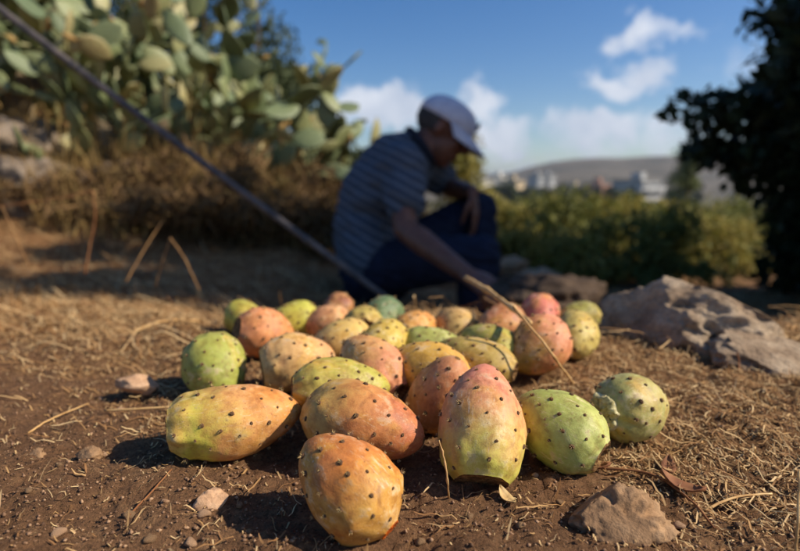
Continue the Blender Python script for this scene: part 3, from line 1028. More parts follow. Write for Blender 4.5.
def areole_mesh(seed):
    rnd = random.Random(seed)
    V, F = [], []
    ns = 9
    for i, (rr, z) in enumerate([(1.0, -.25), (.95, .15), (.7, .42), (.32, .52)]):
        for s in range(ns):
            a = 2 * math.pi * s / ns
            k = 1 + rnd.uniform(-.16, .16)
            V.append((rr * math.cos(a) * k, rr * math.sin(a) * k * .82, z + rnd.uniform(-.06, .06)))
    V.append((0, 0, .5))
    for i in range(3):
        for s in range(ns):
            F.append((i * ns + s, i * ns + (s + 1) % ns, i * ns + ns + (s + 1) % ns, i * ns + ns + s))
    for s in range(ns):
        F.append((3 * ns + s, 3 * ns + (s + 1) % ns, 4 * ns))
    nb = len(F)
    for k in range(rnd.randint(9, 15)):
        a = rnd.uniform(0, 6.28); q = rnd.uniform(0, .6)
        p = Vector((math.cos(a) * q, math.sin(a) * q, .35))
        d = Vector((math.cos(a) * rnd.uniform(.1, .9), math.sin(a) * rnd.uniform(.1, .9), 1)).normalized() * rnd.uniform(.6, 1.9)
        o = len(V)
        sd = d.cross(Vector((0, 0, 1))).normalized() * .07 if abs(d.z) < .99 * d.length else Vector((.07, 0, 0))
        s2 = d.cross(sd).normalized() * .07
        V += [p + sd, p - sd * .5 + s2, p - sd * .5 - s2, p + d]
        F += [(o, o + 1, o + 3), (o + 1, o + 2, o + 3), (o + 2, o, o + 3)]
    me = mesh('areole', V, F, M_AREOLE)
    me.materials.append(M_GLOCHID)
    for i, p in enumerate(me.polygons):
        p.use_smooth = i < nb
        p.material_index = 0 if i < nb else 1
    return me


AREOLES = [areole_mesh(k) for k in range(4)]


def soft(c, t=(206, 172, 116), a=-.05):
    return tuple(min(238, max(20, x + (y - x) * a)) for x, y in zip(c, t))


def fruit_mat(k, stem, mid, apex, blush, dust=.25, blush_dir=(0, 0, 1), blush_amt=.5, scab=.25, patch=((226, 176, 70), .55)):
    stem, mid, apex, blush = [soft(c) for c in (stem, mid, apex, blush)]
    m, nt, b = new_mat('pear_skin')
    tcn = N(nt, 'ShaderNodeTexCoord')
    mp = N(nt, 'ShaderNodeMapping'); mp.inputs['Location'].default_value = (k * 1.37, k * .71, k * 2.3)
    P = tcn.outputs['Object']
    L(nt, P, mp.inputs[0])
    Q = mp.outputs[0]
    n1 = N(nt, 'ShaderNodeTexNoise', i_Scale=28.0, i_Detail=4.0, i_Roughness=.55, i_Distortion=.5); L(nt, Q, n1.inputs['Vector'])
    n2 = N(nt, 'ShaderNodeTexNoise', i_Scale=110.0, i_Detail=6.0, i_Roughness=.65); L(nt, Q, n2.inputs['Vector'])
    n3 = N(nt, 'ShaderNodeTexNoise', i_Scale=900.0, i_Detail=3.0, i_Roughness=.6); L(nt, Q, n3.inputs['Vector'])
    sp = N(nt, 'ShaderNodeSeparateXYZ'); L(nt, P, sp.inputs[0])
    t = M(nt, 'ADD', M(nt, 'MULTIPLY', sp.outputs['Z'], 12.0), .5)
    t = M(nt, 'ADD', t, M(nt, 'MULTIPLY', M(nt, 'SUBTRACT', n1.outputs['Fac'], .5), 1.2))
    t = M(nt, 'ADD', t, M(nt, 'MULTIPLY', M(nt, 'SUBTRACT', n2.outputs['Fac'], .5), .35))
    r = ramp(nt, [(.1, stem), (.48, mid), (.9, apex)], t)
    bl = N(nt, 'ShaderNodeVectorMath', operation='DOT_PRODUCT'); L(nt, P, bl.inputs[0]); bl.inputs[1].default_value = Vector(blush_dir).normalized() * 22
    bf = M(nt, 'ADD', bl.outputs['Value'], M(nt, 'MULTIPLY', M(nt, 'SUBTRACT', n1.outputs['Fac'], .45), 4.0), clamp=True)
    c = mixrgb(nt, M(nt, 'MULTIPLY', bf, blush_amt), r.outputs[0], lin(blush))
    n4 = N(nt, 'ShaderNodeTexNoise', i_Scale=34.0, i_Detail=5.0, i_Roughness=.6, i_Distortion=.8); L(nt, Q, n4.inputs['Vector'])
    gold = M(nt, 'MULTIPLY', M(nt, 'SUBTRACT', n4.outputs['Fac'], .50), 5.0, clamp=True)
    c = mixrgb(nt, M(nt, 'MULTIPLY', gold, patch[1]), c, lin(patch[0]))
    pale = M(nt, 'MULTIPLY', M(nt, 'SUBTRACT', M(nt, 'ADD', M(nt, 'MULTIPLY', n4.outputs['Color'], .5), M(nt, 'MULTIPLY', n2.outputs['Fac'], .5)), .535), 9.0, clamp=True)
    c = mixrgb(nt, M(nt, 'MULTIPLY', pale, .6), c, lin((234, 210, 176)))
    # mottling, scabs and clinging dust
    mo = ramp(nt, [(.38, (176, 150, 122)), (.49, (236, 228, 214)), (.6, (255, 255, 250))], n2.outputs['Fac'])
    c = mixrgb(nt, .52, c, mo.outputs[0], 'MULTIPLY')
    sc_ = M(nt, 'MULTIPLY', M(nt, 'SUBTRACT', n2.outputs['Fac'], 0.615 - .08 * scab), 9.0, clamp=True)
    c = mixrgb(nt, M(nt, 'MULTIPLY', sc_, .42), c, lin((142, 102, 66)))
    vo = N(nt, 'ShaderNodeTexVoronoi', i_Scale=420.0); L(nt, Q, vo.inputs['Vector'])
    sk = M(nt, 'MULTIPLY', M(nt, 'LESS_THAN', vo.outputs['Distance'], .16), M(nt, 'GREATER_THAN', n1.outputs['Fac'], .54))
    c = mixrgb(nt, M(nt, 'MULTIPLY', sk, .75), c, lin((140, 84, 46)))
    mp2 = N(nt, 'ShaderNodeMapping'); mp2.inputs['Scale'].default_value = (1.0, 1.0, .16); mp2.inputs['Rotation'].default_value = (.5 + k, .4 * k, 0); L(nt, P, mp2.inputs[0])
    n5 = N(nt, 'ShaderNodeTexNoise', i_Scale=620.0, i_Detail=4.0, i_Roughness=.6); L(nt, mp2.outputs[0], n5.inputs['Vector'])
    sf = M(nt, 'MULTIPLY', M(nt, 'MULTIPLY', M(nt, 'SUBTRACT', n5.outputs['Fac'], .57), 9.0, clamp=True), M(nt, 'MULTIPLY', M(nt, 'SUBTRACT', n4.outputs['Fac'], .42), 5.0, clamp=True))
    c = mixrgb(nt, M(nt, 'MULTIPLY', sf, .55), c, lin((238, 214, 176)))
    n6 = N(nt, 'ShaderNodeTexNoise', i_Scale=58.0, i_Detail=7.0, i_Roughness=.7, i_Distortion=1.2); L(nt, Q, n6.inputs['Vector'])
    br = M(nt, 'MULTIPLY', M(nt, 'SUBTRACT', n6.outputs['Fac'], .585), 14.0, clamp=True)
    c = mixrgb(nt, M(nt, 'MULTIPLY', br, .36), c, lin((120, 74, 44)))
    du = M(nt, 'MULTIPLY', M(nt, 'SUBTRACT', n3.outputs['Fac'], .42), 2.0, clamp=True)
    c = mixrgb(nt, M(nt, 'MULTIPLY', du, dust), c, lin((176, 136, 96)))
    L(nt, c, b.inputs['Base Color'])
    rr = M(nt, 'ADD', .40, M(nt, 'MULTIPLY', n2.outputs['Fac'], .28))
    L(nt, rr, b.inputs['Roughness'])
    b.inputs['Specular IOR Level'].default_value = .35
    bump(nt, b, M(nt, 'ADD', M(nt, 'MULTIPLY', n2.outputs['Fac'], .7), M(nt, 'MULTIPLY', n3.outputs['Fac'], .16)), .42, .0022)
    return m


PT = np.array([0, .015, .04, .09, .16, .26, .38, .50, .60, .70, .79, .87, .93, .97, 1.0])
PR = np.array([.06, .20, .31, .46, .61, .77, .91, .985, 1.0, .985, .93, .82, .69, .57, .47])


FOOT = []


def fruit(k, u, v, zc, axis, ln, wd, cols, label, near=False, taper=1.0, rim=.38, end='scar', n_ar=54, spin=0, **mk):
    axis = Vector(axis).normalized()
    p = at_z(u, v, zc)
    p.z += Hs(p.x, p.y)
    q = axis.to_track_quat('Z', 'Y') @ Quaternion((0, 0, 1), spin)
    FOOT.append((p.copy(), axis.copy(), ln, wd))
    root = empty('prickly_pear', p, q)
    tag(root, label, 'prickly pear', 'prickly pears heaped on the ground')
    rnd = np.random.default_rng(100 + k)
    NS, NR = (96, 70) if near else (48, 36)
    tt = np.linspace(0, 1, NR) ** 1.0
    # denser near both ends
    tt = .5 - .5 * np.cos(np.pi * tt)
    # smooth the profile
    fine = np.linspace(0, 1, 400)
    pr = np.interp(fine, PT, PR)
    pr = np.where(fine < .5, pr ** taper, pr)
    pr = np.where(fine > .8, pr + (rim - .47) * (fine - .8) / .2, pr)
    ker = np.hanning(25); ker /= ker.sum()
    prp = np.concatenate([np.full(12, pr[0]), pr, np.full(12, pr[-1])])
    pr = np.convolve(prp, ker, 'valid')
    rad = np.interp(tt, fine, pr) * wd / 2
    th = np.linspace(0, 2 * np.pi, NS, endpoint=False)
    T, TH = np.meshgrid(tt, th, indexing='ij')
    RR = np.repeat(rad[:, None], NS, 1)
    ph = rnd.uniform(0, 6.28, 4)
    endw = sstep((T - .74) / .24)
    rk = .35 if end == 'cut' else 1.0
    RR = RR * (1 + rk * .075 * endw * np.sin(8 * TH + ph[0] + 2 * np.sin(TH)) * (.4 + .6 * np.sin(3 * TH + ph[1]) ** 2) + .035 * endw * np.sin(5 * TH + ph[1]) + .018 * np.sin(2 * TH + ph[2]))
    Zc = (T - .5) * ln
    X, Y = RR * np.cos(TH), RR * np.sin(TH)
    nn = fbm(X * 38 + k * 3.1, Y * 38, Zc * 38 - k, octs=2)
    if end == 'chewed':
        RR = RR * (1 - .0 * endw)
    RR = RR * (1 + .050 * nn)
    bend = .0035 * math.sin(ph[3]) * np.cos(np.pi * (T - .5))
    # areoles on a spiral
    ars = []
    for i in range(n_ar):
        t = .07 + .89 * (i + .5) / n_ar + rnd.uniform(-.012, .012)
        a = i * 2.39996 + rnd.uniform(-.16, .16)
        ars.append((t, a % (2 * np.pi)))
    amp = .0010
    for (t, a) in ars:
        da = (TH - a + np.pi) % (2 * np.pi) - np.pi
        r0 = np.interp(t, fine, pr) * wd / 2
        d2 = (da * r0) ** 2 + ((T - t) * ln) ** 2
        RR = RR + amp * (0.55 + .9 * (t > .75)) * np.exp(-d2 / (2 * .0034 ** 2)) - .35 * amp * np.exp(-d2 / (2 * .0014 ** 2))
    X, Y = RR * np.cos(TH) + bend, RR * np.sin(TH)
    V = np.stack([X, Y, Zc], 2).reshape(-1, 3)
    i = np.arange(NR - 1)[:, None] * NS; j = np.arange(NS)[None, :]
    F = np.stack([(i + j), (i + (j + 1) % NS), (i + NS + (j + 1) % NS), (i + NS + j)], 2).reshape(-1, 4)
    mat = fruit_mat(k, *cols, **mk)
    me = quads_np('skin', V, F, mat)
    skin = link('skin', me, None, root)
    # stem end disc
    st = V[:NS]
    c0 = st.mean(0) + np.array([0, 0, .0012])
    link('stem_scar', mesh('stem_scar', list(st) + [c0], [((s + 1) % NS, s, NS) for s in range(NS)], M_SCAR), None, root)
    # flower end: sunken scar inside the rim
    rim_v = V[-NS:]
    cc = rim_v.mean(0)
    VV, FF = list(rim_v), []
    depth = {'scar': [(.86, .0010), (.72, -.0022), (.5, -.0058), (.25, -.0068)], 'cut': [(.9, -.0002), (.72, -.0004), (.5, -.0009), (.25, -.0006)],
             'chewed': [(1.06, .0015), (1.02, .0040), (.84, .0062), (.66, .0052), (.46, .0064), (.25, .0050)]}[end]
    for (kk, dz) in depth:
        for s in range(NS):
            jit = rnd.normal(0, .00022)
            o_ = cc + (rim_v[s] - cc) * kk
            VV.append((o_[0], o_[1], cc[2] + dz + jit))
    VV.append((cc[0], cc[1], cc[2] + depth[-1][1]))
    if end == 'chewed':
        A = np.array([tuple(q_) for q_ in VV])
        wgt = np.ones(len(A)); wgt[:NS] = 0
        for ax_ in range(3):
            A[:, ax_] += wgt * (.0024 * vnoise(A[:, 0] * 210 + ax_ * 9, A[:, 1] * 210, A[:, 2] * 210) + .0014 * vnoise(A[:, 0] * 520 + ax_ * 5, A[:, 1] * 520, A[:, 2] * 520))
        VV = list(A)
    for rg in range(len(depth)):
        for s in range(NS):
            FF.append((rg * NS + s, rg * NS + (s + 1) % NS, (rg + 1) * NS + (s + 1) % NS, (rg + 1) * NS + s))
    for s in range(NS):
        FF.append((len(depth) * NS + s, len(depth) * NS + (s + 1) % NS, len(VV) - 1))
    link('flower_scar', mesh('flower_scar', VV, FF, {'scar': M_SCAR, 'cut': M_SCAR, 'chewed': M_CHEWED}[end] if mk.get('scab') != .31 else M_SCAR_ORANGE), None, root)
    # areole buttons
    G = V.reshape(NR, NS, 3)
    place = []
    for (t, a) in ars:
        ir = int(np.argmin(np.abs(tt - t))); ir = min(max(ir, 1), NR - 2)
        is_ = int(round(a / (2 * np.pi) * NS)) % NS
        pt = G[ir, is_]
        nrm = np.cross(G[ir, (is_ + 1) % NS] - G[ir, is_ - 1], G[ir + 1, is_] - G[ir - 1, is_])
        place.append((Vector(pt), Vector(nrm).normalized(), rnd.uniform(.0010, .0021)))
    if near:
        for (pt, nrm, s) in place:
            o = bpy.data.objects.new('areole', AREOLES[rnd.integers(4)])
            COL.objects.link(o); o.parent = root
            o.location = pt + nrm * .0001
            o.rotation_mode = 'QUATERNION'
            o.rotation_quaternion = nrm.to_track_quat('Z', 'Y') @ Quaternion((0, 0, 1), rnd.uniform(0, 6.28))
            o.scale = (s, s, s)
    else:
        VV, FF, MI = [], [], []
        for (pt, nrm, s) in place:
            src = AREOLES[rnd.integers(4)]
            mt = Matrix.Translation(pt) @ nrm.to_track_quat('Z', 'Y').to_matrix().to_4x4() @ Matrix.Scale(s, 4)
            o_ = len(VV)
            VV += [mt @ vv.co for vv in src.vertices]
            FF += [tuple(x + o_ for x in pp.vertices) for pp in src.polygons]
            MI += [pp.material_index for pp in src.polygons]
        me = mesh('areoles', VV, FF, M_AREOLE)
        me.materials.append(M_GLOCHID)
        me.polygons.foreach_set('material_index', MI)
        o = link('areoles', me, None, root)
        o['kind'] = 'stuff'
    return root


OR, YE, GR, PK = (214, 140, 72), (214, 180, 78), (150, 164, 74), (216, 138, 106)
FR = [
    # u, v, zc, axis, length, width, (stem, mid, apex, blush), label, options
    (347, 485, .0260, (.72, -.42, -.54), .070, .0520, ((200, 126, 72), (212, 136, 62), (214, 180, 84), (206, 126, 74)), 'orange yellow pear nearest the camera, its orange end scar facing right', dict(near=True, end='scar', scab=.31, rim=.22, spin=.4)),
    (238, 421, .026, (-.97, -.22, -.07), .093, .0545, ((222, 150, 76), (226, 166, 98), (204, 204, 70), (228, 156, 118)), 'long pear lying at the left with yellow green end and pinkish back', dict(near=True, taper=1.05, spin=1.2, rim=.62, blush_dir=(0, .5, .3))),
    (364, 424, .028, (-.93, .34, .08), .092, .058, ((200, 120, 76), (212, 148, 82), (200, 176, 84), (206, 150, 96)), 'orange pear lying across behind the nearest one, right end in shadow', dict(near=True, rim=.40, spin=2.0)),
    (483, 420, .0370, (-.12, -.68, -.72), .084, .0605, ((224, 142, 112), (226, 166, 110), (206, 196, 92), (226, 146, 116)), 'pink tipped pear standing upright on its cut end in the front row', dict(near=True, end='cut', rim=.58, taper=1.05, spin=.9, blush_dir=(0, 0, -1))),
    (556, 428, .026, (.72, -.62, -.30), .070, .054, ((184, 186, 92), (174, 182, 90), (184, 190, 108), (196, 198, 110)), 'plain green pear leaning against the upright pink tipped one', dict(patch=((198, 192, 100), .3), near=True, rim=.44, spin=.2, taper=.9)),
    (634, 404, .0255, (-.86, -.36, .02), .060, .0535, ((196, 176, 108), (176, 172, 102), (168, 164, 92), (186, 178, 120)), 'grey green pear alone at the right with pale chewed end', dict(near=True, end='chewed', rim=.52, spin=.5, dust=.4)),
    (216, 365, .026, (-.35, .55, .55), .074, .0600, ((166, 172, 80), (170, 174, 80), (140, 154, 84), (200, 182, 84)), 'green pear behind the long one at the far left', dict(near=True, spin=.7)),
    (342, 387, .036, (-.95, -.2, .06), .080, .048, ((188, 184, 82), (186, 178, 78), (196, 176, 84), (176, 150, 84)), 'olive yellow pear squeezed behind the lying orange one', dict(near=True, spin=.3)),
    (299, 361, .029, (-.93, -.34, -.10), .072, .0565, ((222, 160, 110), (224, 178, 112), (218, 190, 112), (224, 158, 118)), 'peach yellow pear with brown cut end at its left', dict(near=True, end='cut', rim=.62, spin=.6, scab=.6)),
    (266, 333, .028, (-.75, -.5, .3), .072, .058, ((216, 148, 86), (218, 144, 86), (212, 132, 78), (222, 156, 110)), 'salmon orange pear behind the green one at the left', dict(spin=.6, end='cut', rim=.46)),
    (246, 314, .025, (-.8, .5, .1), .064, .048, ((196, 184, 78), (190, 180, 74), (164, 168, 72), (196, 176, 84)), 'yellow green pear at the far left of the back edge', dict()),
    (292, 321, .027, (.8, .3, .1), .066, .050, ((206, 186, 84), (200, 190, 78), (168, 186, 74), (214, 180, 90)), 'bright yellow green pear just right of the salmon one', dict()),
    (372, 369, .036, (.62, -.66, -.34), .078, .052, ((226, 166, 100), (228, 170, 106), (226, 156, 110), (226, 154, 114)), 'pinkish peach pear with dark streak in the middle of the heap', dict(near=True, rim=.34, taper=.85, spin=.2, scab=.7)),
    (339, 341, .032, (.85, .2, .2), .070, .050, ((222, 176, 112), (222, 186, 108), (214, 192, 100), (224, 170, 112)), 'pale yellow pear behind the peach one with the cut end', dict()),
    (326, 323, .026, (.9, .1, .05), .060, .046, ((220, 158, 112), (218, 160, 110), (210, 162, 104), (220, 150, 112)), 'small peach pear behind the pale yellow one', dict()),
    (336, 310, .022, (.4, .8, .2), .052, .044, ((150, 96, 72), (166, 104, 76), (150, 100, 72), (160, 92, 76)), 'brownish pink pear at the back edge left of the dark green one', dict()),
    (363, 325, .032, (.10, -.97, .18), .062, .052, ((196, 172, 84), (190, 170, 84), (182, 160, 84), (180, 150, 90)), 'olive pear turning its round brown hollow to the camera', dict(rim=.5)),
    (382, 321, .030, (.5, .8, .3), .066, .052, ((110, 132, 86), (104, 130, 88), (96, 124, 90), (116, 134, 84)), 'dark green pear at the back behind the olive one', dict(patch=((198, 192, 100), .3), )),
    (385, 349, .032, (.4, .75, .2), .066, .046, ((212, 188, 84), (212, 184, 84), (204, 184, 80), (218, 180, 90)), 'yellow pear behind the pink streaked one', dict()),
    (428, 373, .036, (.80, -.50, -.2), .078, .052, ((222, 176, 78), (222, 172, 76), (216, 178, 84), (222, 156, 84)), 'golden yellow pear in the middle, left of the shaded pinkish one', dict(near=True, spin=.5)),
    (441, 393, .031, (-.35, .2, -.9), .070, .0520, ((206, 136, 92), (206, 146, 90), (196, 160, 84), (206, 130, 92)), 'pinkish pear in shadow close behind the upright one', dict(near=True)),
    (416, 330, .029, (-.5, -.6, -.3), .064, .053, ((222, 150, 80), (222, 158, 80), (206, 170, 80), (222, 142, 84)), 'orange pear at the back in front of the pole end', dict()),
    (453, 326, .028, (.3, -.85, -.3), .064, .053, ((214, 170, 104), (206, 168, 104), (190, 172, 92), (214, 152, 104)), 'peach and yellow pear at the back right of the orange one', dict(end='cut')),
    (433, 345, .032, (-.95, .1, .05), .070, .042, ((166, 170, 88), (168, 172, 90), (160, 166, 84), (178, 176, 92)), 'small green pear lying in the centre of the heap', dict(patch=((198, 192, 100), .3), )),
    (474, 361, .034, (.85, -.45, -.15), .080, .044, ((190, 172, 86), (196, 170, 88), (190, 164, 84), (184, 152, 84)), 'olive yellow pear lying behind the tip of the upright one', dict()),
    (487, 346, .030, (.62, -.72, -.1), .074, .050, ((186, 176, 84), (184, 174, 82), (196, 184, 86), (190, 180, 84)), 'yellow green pear pointing right in the second row from the back', dict()),
    (500, 329, .029, (.6, .5, .2), .070, .054, ((206, 136, 92), (196, 132, 90), (176, 150, 88), (206, 126, 96)), 'brownish orange pear at the back under the stick', dict()),
    (537, 345, .036, (.72, .40, .42), .072, .0590, ((178, 152, 80), (218, 146, 94), (226, 150, 110), (228, 156, 122)), 'large pink pear at the right end of the heap', dict(near=True, spin=.3, blush_dir=(0, 0, 1))),
    (541, 317, .030, (.3, .9, .2), .062, .050, ((214, 124, 104), (218, 126, 106), (206, 118, 100), (222, 124, 110)), 'rosy red pear peeping over the large pink one', dict()),
    (574, 338, .026, (.25, .85, .15), .068, .052, ((206, 186, 104), (202, 180, 98), (190, 176, 92), (206, 170, 96)), 'pale yellow pear tucked against the right side of the large pink one', dict()),
    (578, 318, .024, (.9, .2, .1), .060, .042, ((176, 168, 84), (170, 164, 80), (160, 156, 80), (176, 160, 84)), 'olive pear at the far right of the back edge', dict()),
]
for k, (u, v, zc, ax, ln, wd, cols, lb, kw) in enumerate(FR):
    fruit(k, u, v, zc, ax, ln, wd, cols, lb, **kw)

# ------------------------------------------------------------------ litter on the ground
M_STRAW = simple_mat('straw', [(104, 70, 42), (150, 108, 66), (186, 146, 94), (220, 188, 136), (134, 96, 58)], island=True, rough=.75, translucent=.12)
M_CRUMB = simple_mat('soil_crumb', [(76, 55, 41), (112, 84, 62), (146, 112, 84), (192, 156, 120)], island=True, rough=.95)
M_STALK = simple_mat('dry_stalk', [(160, 116, 66), (206, 164, 106), (228, 194, 138)], scale=60, rough=.75)
M_STALK_DARK = simple_mat('brown_stalk', [(96, 56, 32), (136, 88, 52), (160, 112, 70)], scale=40, rough=.8)


def clear_of_fruit(x, y, k=.36):
    ok = np.ones(len(x), bool)
    for (p, a, l_, w_) in FOOT:
        for t in (-.3, 0, .3):
            c = p + a * (l_ * t)
            ok &= np.hypot(x - c.x, y - c.y) > w_ * k
    return ok


def sample_ground(n, ymax, near_bias=1.0, mask=True, ymin=.2):
    X, Y = [], []
    tot = 0
    while tot < n:
        y = ymin + (ymax - ymin) * rng.random(n * 2) ** near_bias
        x = rng.uniform(-.86, .86, n * 2) * (y + .10)
        keep = rng.random(n * 2) < (straw_mask(x, y) if mask else 1.0)
        keep &= clear_of_fruit(x, y)
        X.append(x[keep]); Y.append(y[keep]); tot += keep.sum()
    return np.concatenate(X)[:n], np.concatenate(Y)[:n]


def straw_layer(name, n, ymax, lmin, lmax, wmin, wmax, bias, label, lift=.004, ymin=.2, segs=4):
    x, y = sample_ground(n, ymax, bias, ymin=ymin)
    sc_ = np.clip(.6 + .8 * y, .7, 1.6)
    ln = (lmin + (lmax - lmin) * rng.random(n) ** 2.4) * sc_
    wd = rng.uniform(wmin, wmax, n) * sc_
    a = rng.uniform(0, 6.28, n)
    curv = rng.normal(0, .32, n)
    tilt = np.abs(rng.normal(0, .20, n))
    rows = []
    px, py, pz = x.copy(), y.copy(), np.zeros(n)
    for s in range(segs + 1):
        t = s / segs
        ang = a + curv * (t - .5)
        if s:
            px = px + np.cos(ang) * ln / segs; py = py + np.sin(ang) * ln / segs
        g = H(px, py)
        hgt = g + lift * rng.random(n) * .6 + tilt * ln * t + .0004
        sx, sy = -np.sin(ang) * wd, np.cos(ang) * wd
        ww = 1.0 if s < segs else .35
        rows.append(np.stack([px + sx * ww, py + sy * ww, hgt], 1))
        rows.append(np.stack([px - sx * ww, py - sy * ww, hgt + wd * .5], 1))
    V = np.stack(rows, 1).reshape(-1, 3)
    k = 2 * (segs + 1)
    i = np.arange(n) * k
    F = np.concatenate([np.stack([i + 2 * s, i + 2 * s + 1, i + 2 * s + 3, i + 2 * s + 2], 1) for s in range(segs)])
    o = link(name, quads_np(name, V, F, M_STRAW), None, None, False)
    tag(o, label, 'straw', kind='stuff')
    return o


straw_layer('straw_litter', 30000, 1.4, .004, .030, .00022, .00070, 1.35, 'short broken straw and dry grass strewn over the soil')
straw_layer('chaff', 42000, 1.2, .0015, .007, .00018, .00065, 1.3, 'tiny flakes of chaff and seed husk over the soil', lift=.002, segs=2)
straw_layer('dry_grass_mat', 11000, 2.6, .02, .09, .0004, .0010, .8, 'matted dry grass on the terrace behind the fruit', lift=.02, ymin=.62)

# soil crumbs and grit
n = 50000
x, y = sample_ground(n, 1.0, 1.6, mask=False)
ico = np.array([(0, 0, 1), (.9, 0, .2), (.28, .85, .2), (-.72, .53, .2), (-.72, -.53, .2), (.28, -.85, .2), (0, 0, -.6)])
icf = np.array([(0, 1, 2), (0, 2, 3), (0, 3, 4), (0, 4, 5), (0, 5, 1), (6, 2, 1), (6, 3, 2), (6, 4, 3), (6, 5, 4), (6, 1, 5)])
s = .00022 + .0015 * rng.random(n) ** 5.0
V = ico[None] * (1 + rng.normal(0, .22, (n, 7, 1))) * s[:, None, None] * rng.uniform(.7, 1.2, (n, 1, 3))
ra = rng.uniform(0, 6.28, n)
c_, s__ = np.cos(ra)[:, None], np.sin(ra)[:, None]
V = np.stack([V[:, :, 0] * c_ - V[:, :, 1] * s__, V[:, :, 0] * s__ + V[:, :, 1] * c_, V[:, :, 2]], 2)
V = V + np.stack([x, y, H(x, y) + s * .3], 1)[:, None, :]
F = (np.arange(n)[:, None, None] * 7 + icf[None]).reshape(-1, 3)
o = link('soil_crumbs', quads_np('soil_crumbs', V.reshape(-1, 3), F, M_CRUMB), None, None, False)
tag(o, 'crumbs of brown soil and grit all over the ground', 'grit', kind='stuff')

# countable small pebbles
PEB = [rock_mesh('pebble', 1, .85, .7, 70 + k, M_ROCK_PALE if k % 2 else M_ROCK_BROWN, 2) for k in range(5)]
peb_spots = [(60, 470), (105, 455), (130, 520), (165, 505), (30, 500), (75, 385), (100, 392), (160, 470), (190, 545), (150, 545), (250, 535), (120, 405), (55, 410), (205, 520), (240, 510), (20, 380), (180, 455), (95, 350), (60, 540), (140, 430)]
for k, (u, v) in enumerate(peb_spots):
    p = at_z(u, v, 0)
    o = bpy.data.objects.new('pebble', PEB[k % 5]); COL.objects.link(o)
    s = random.uniform(.0022, .0048)
    o.scale = (s, s * random.uniform(.8, 1), s * .9)
    o.location = (p.x, p.y, Hs(p.x, p.y) + s * .3)
    o.rotation_euler = (0, 0, random.uniform(0, 6))
    tag(o, 'small pebble scattered on the bare soil left of the fruit', 'pebble', 'pebbles on the bare soil')
peb2 = [(690, 480), (720, 430), (560, 500), (470, 520), (535, 480), (420, 540), (680, 520), (760, 470), (740, 520), (640, 455), (520, 530), (700, 405)]
for k, (u, v) in enumerate(peb2):
    p = at_z(u, v, 0)
    o = bpy.data.objects.new('pebble', PEB[(k + 2) % 5]); COL.objects.link(o)
    s = random.uniform(.0022, .0046)
    o.scale = (s, s, s * .8)
    o.location = (p.x, p.y, Hs(p.x, p.y) + s * .3)
    tag(o, 'small pebble among the straw right of the nearest fruit', 'pebble', 'pebbles among the straw')


def stalk(name, pts, r0, r1, mat, label, cat='stalk', n=18, seg=7, nodes=(), group=None):
    P = spline(pts, n)
    P = [Vector((p.x + random.gauss(0, r0 * .18), p.y + random.gauss(0, r0 * .18), p.z)) for p in P]
    rad = [r0 + (r1 - r0) * i / n for i in range(n + 1)]
    for i in nodes:
        rad[i] *= 1.6
    v_, f_ = tube(P, rad, seg)
    o = link(name, mesh(name, v_, f_, mat))
    tag(o, label, cat, group)
    return o


def g(u, v, dz=0.0):
    p = at_z(u, v, 0)
    p.z = Hs(p.x, p.y) + dz
    return p


# single stalks and straws
stalk('dry_stalk', [g(573, 388, .001), at(562, 368, .495), at(545, 345, .475), at(513, 306, .49)], .0013, .0010, M_STALK, 'thin dry stalk leaning from the straw up against the large pink pear', nodes=(9,))
stalk('dry_stalk', [g(449, 501, .0), at(447, 478, .325), at(444, 458, .33), at(439, 440, .335)], .0006, .0004, M_STALK, 'thin white upright stalk before the upright pink tipped pear', n=14, nodes=(4, 8, 11))
stalk('straw', [g(132, 328, .004), g(165, 323, .007), g(199, 317, .005)], .0024, .0016, M_STALK, 'pale thick straw lying on the ground at the left behind the pale stone')
stalk('straw', [g(105, 412, .003), g(135, 413, .004), g(172, 411, .005)], .0011, .0008, M_STALK, 'straw lying beside the tip of the long pear')
stalk('straw', [g(28, 432, .003), g(50, 420, .004), g(88, 402, .004)], .0009, .0006, M_STALK, 'thin straw on the bare soil at the far left')
stalk('straw', [g(705, 505, .002), g(735, 497, .005), g(772, 492, .004)], .0010, .0006, M_STALK, 'pale straw lying at the lower right')
stalk('twig', [g(595, 468, .003), g(650, 478, .004), g(690, 500, .004), g(715, 520, .003)], .0010, .0007, M_STALK_DARK, 'dark curved twig below the chewed pear at the right')
stalk('twig', [g(130, 522, .002), g(150, 500, .003), g(172, 480, .003)], .0007, .0005, M_STALK_DARK, 'dark curved twig on the bare soil left of the front shadow')
stalk('dry_stalk', [g(637, 352, -.002), at(636, 325, .72), at(634, 303, .73)], .0013, .0009, M_STALK_DARK, 'upright brown stalk before the left end of the boulder', nodes=(4,))
stalk('dry_stalk', [g(655, 366, .001), at(672, 355, .66), at(690, 338, .70), at(716, 305, .74)], .0012, .0007, M_STALK, 'bent stalk leaning across the front of the boulder')
stalk('dry_stalk', [g(738, 378, .0), at(739, 362, .57), at(737, 352, .57)], .0009, .0007, M_STALK_DARK, 'short stub before the right side of the boulder')
stalk('dry_stalk', [g(796, 560, .0), at(798, 515, .29), at(799, 470, .295)], .0009, .0007, M_STALK, 'upright straw at the lower right edge of the frame')
M_STALK_MID = simple_mat('faded_stalk', [(110, 78, 46), (146, 108, 66), (160, 124, 78)], scale=40, rough=.8)
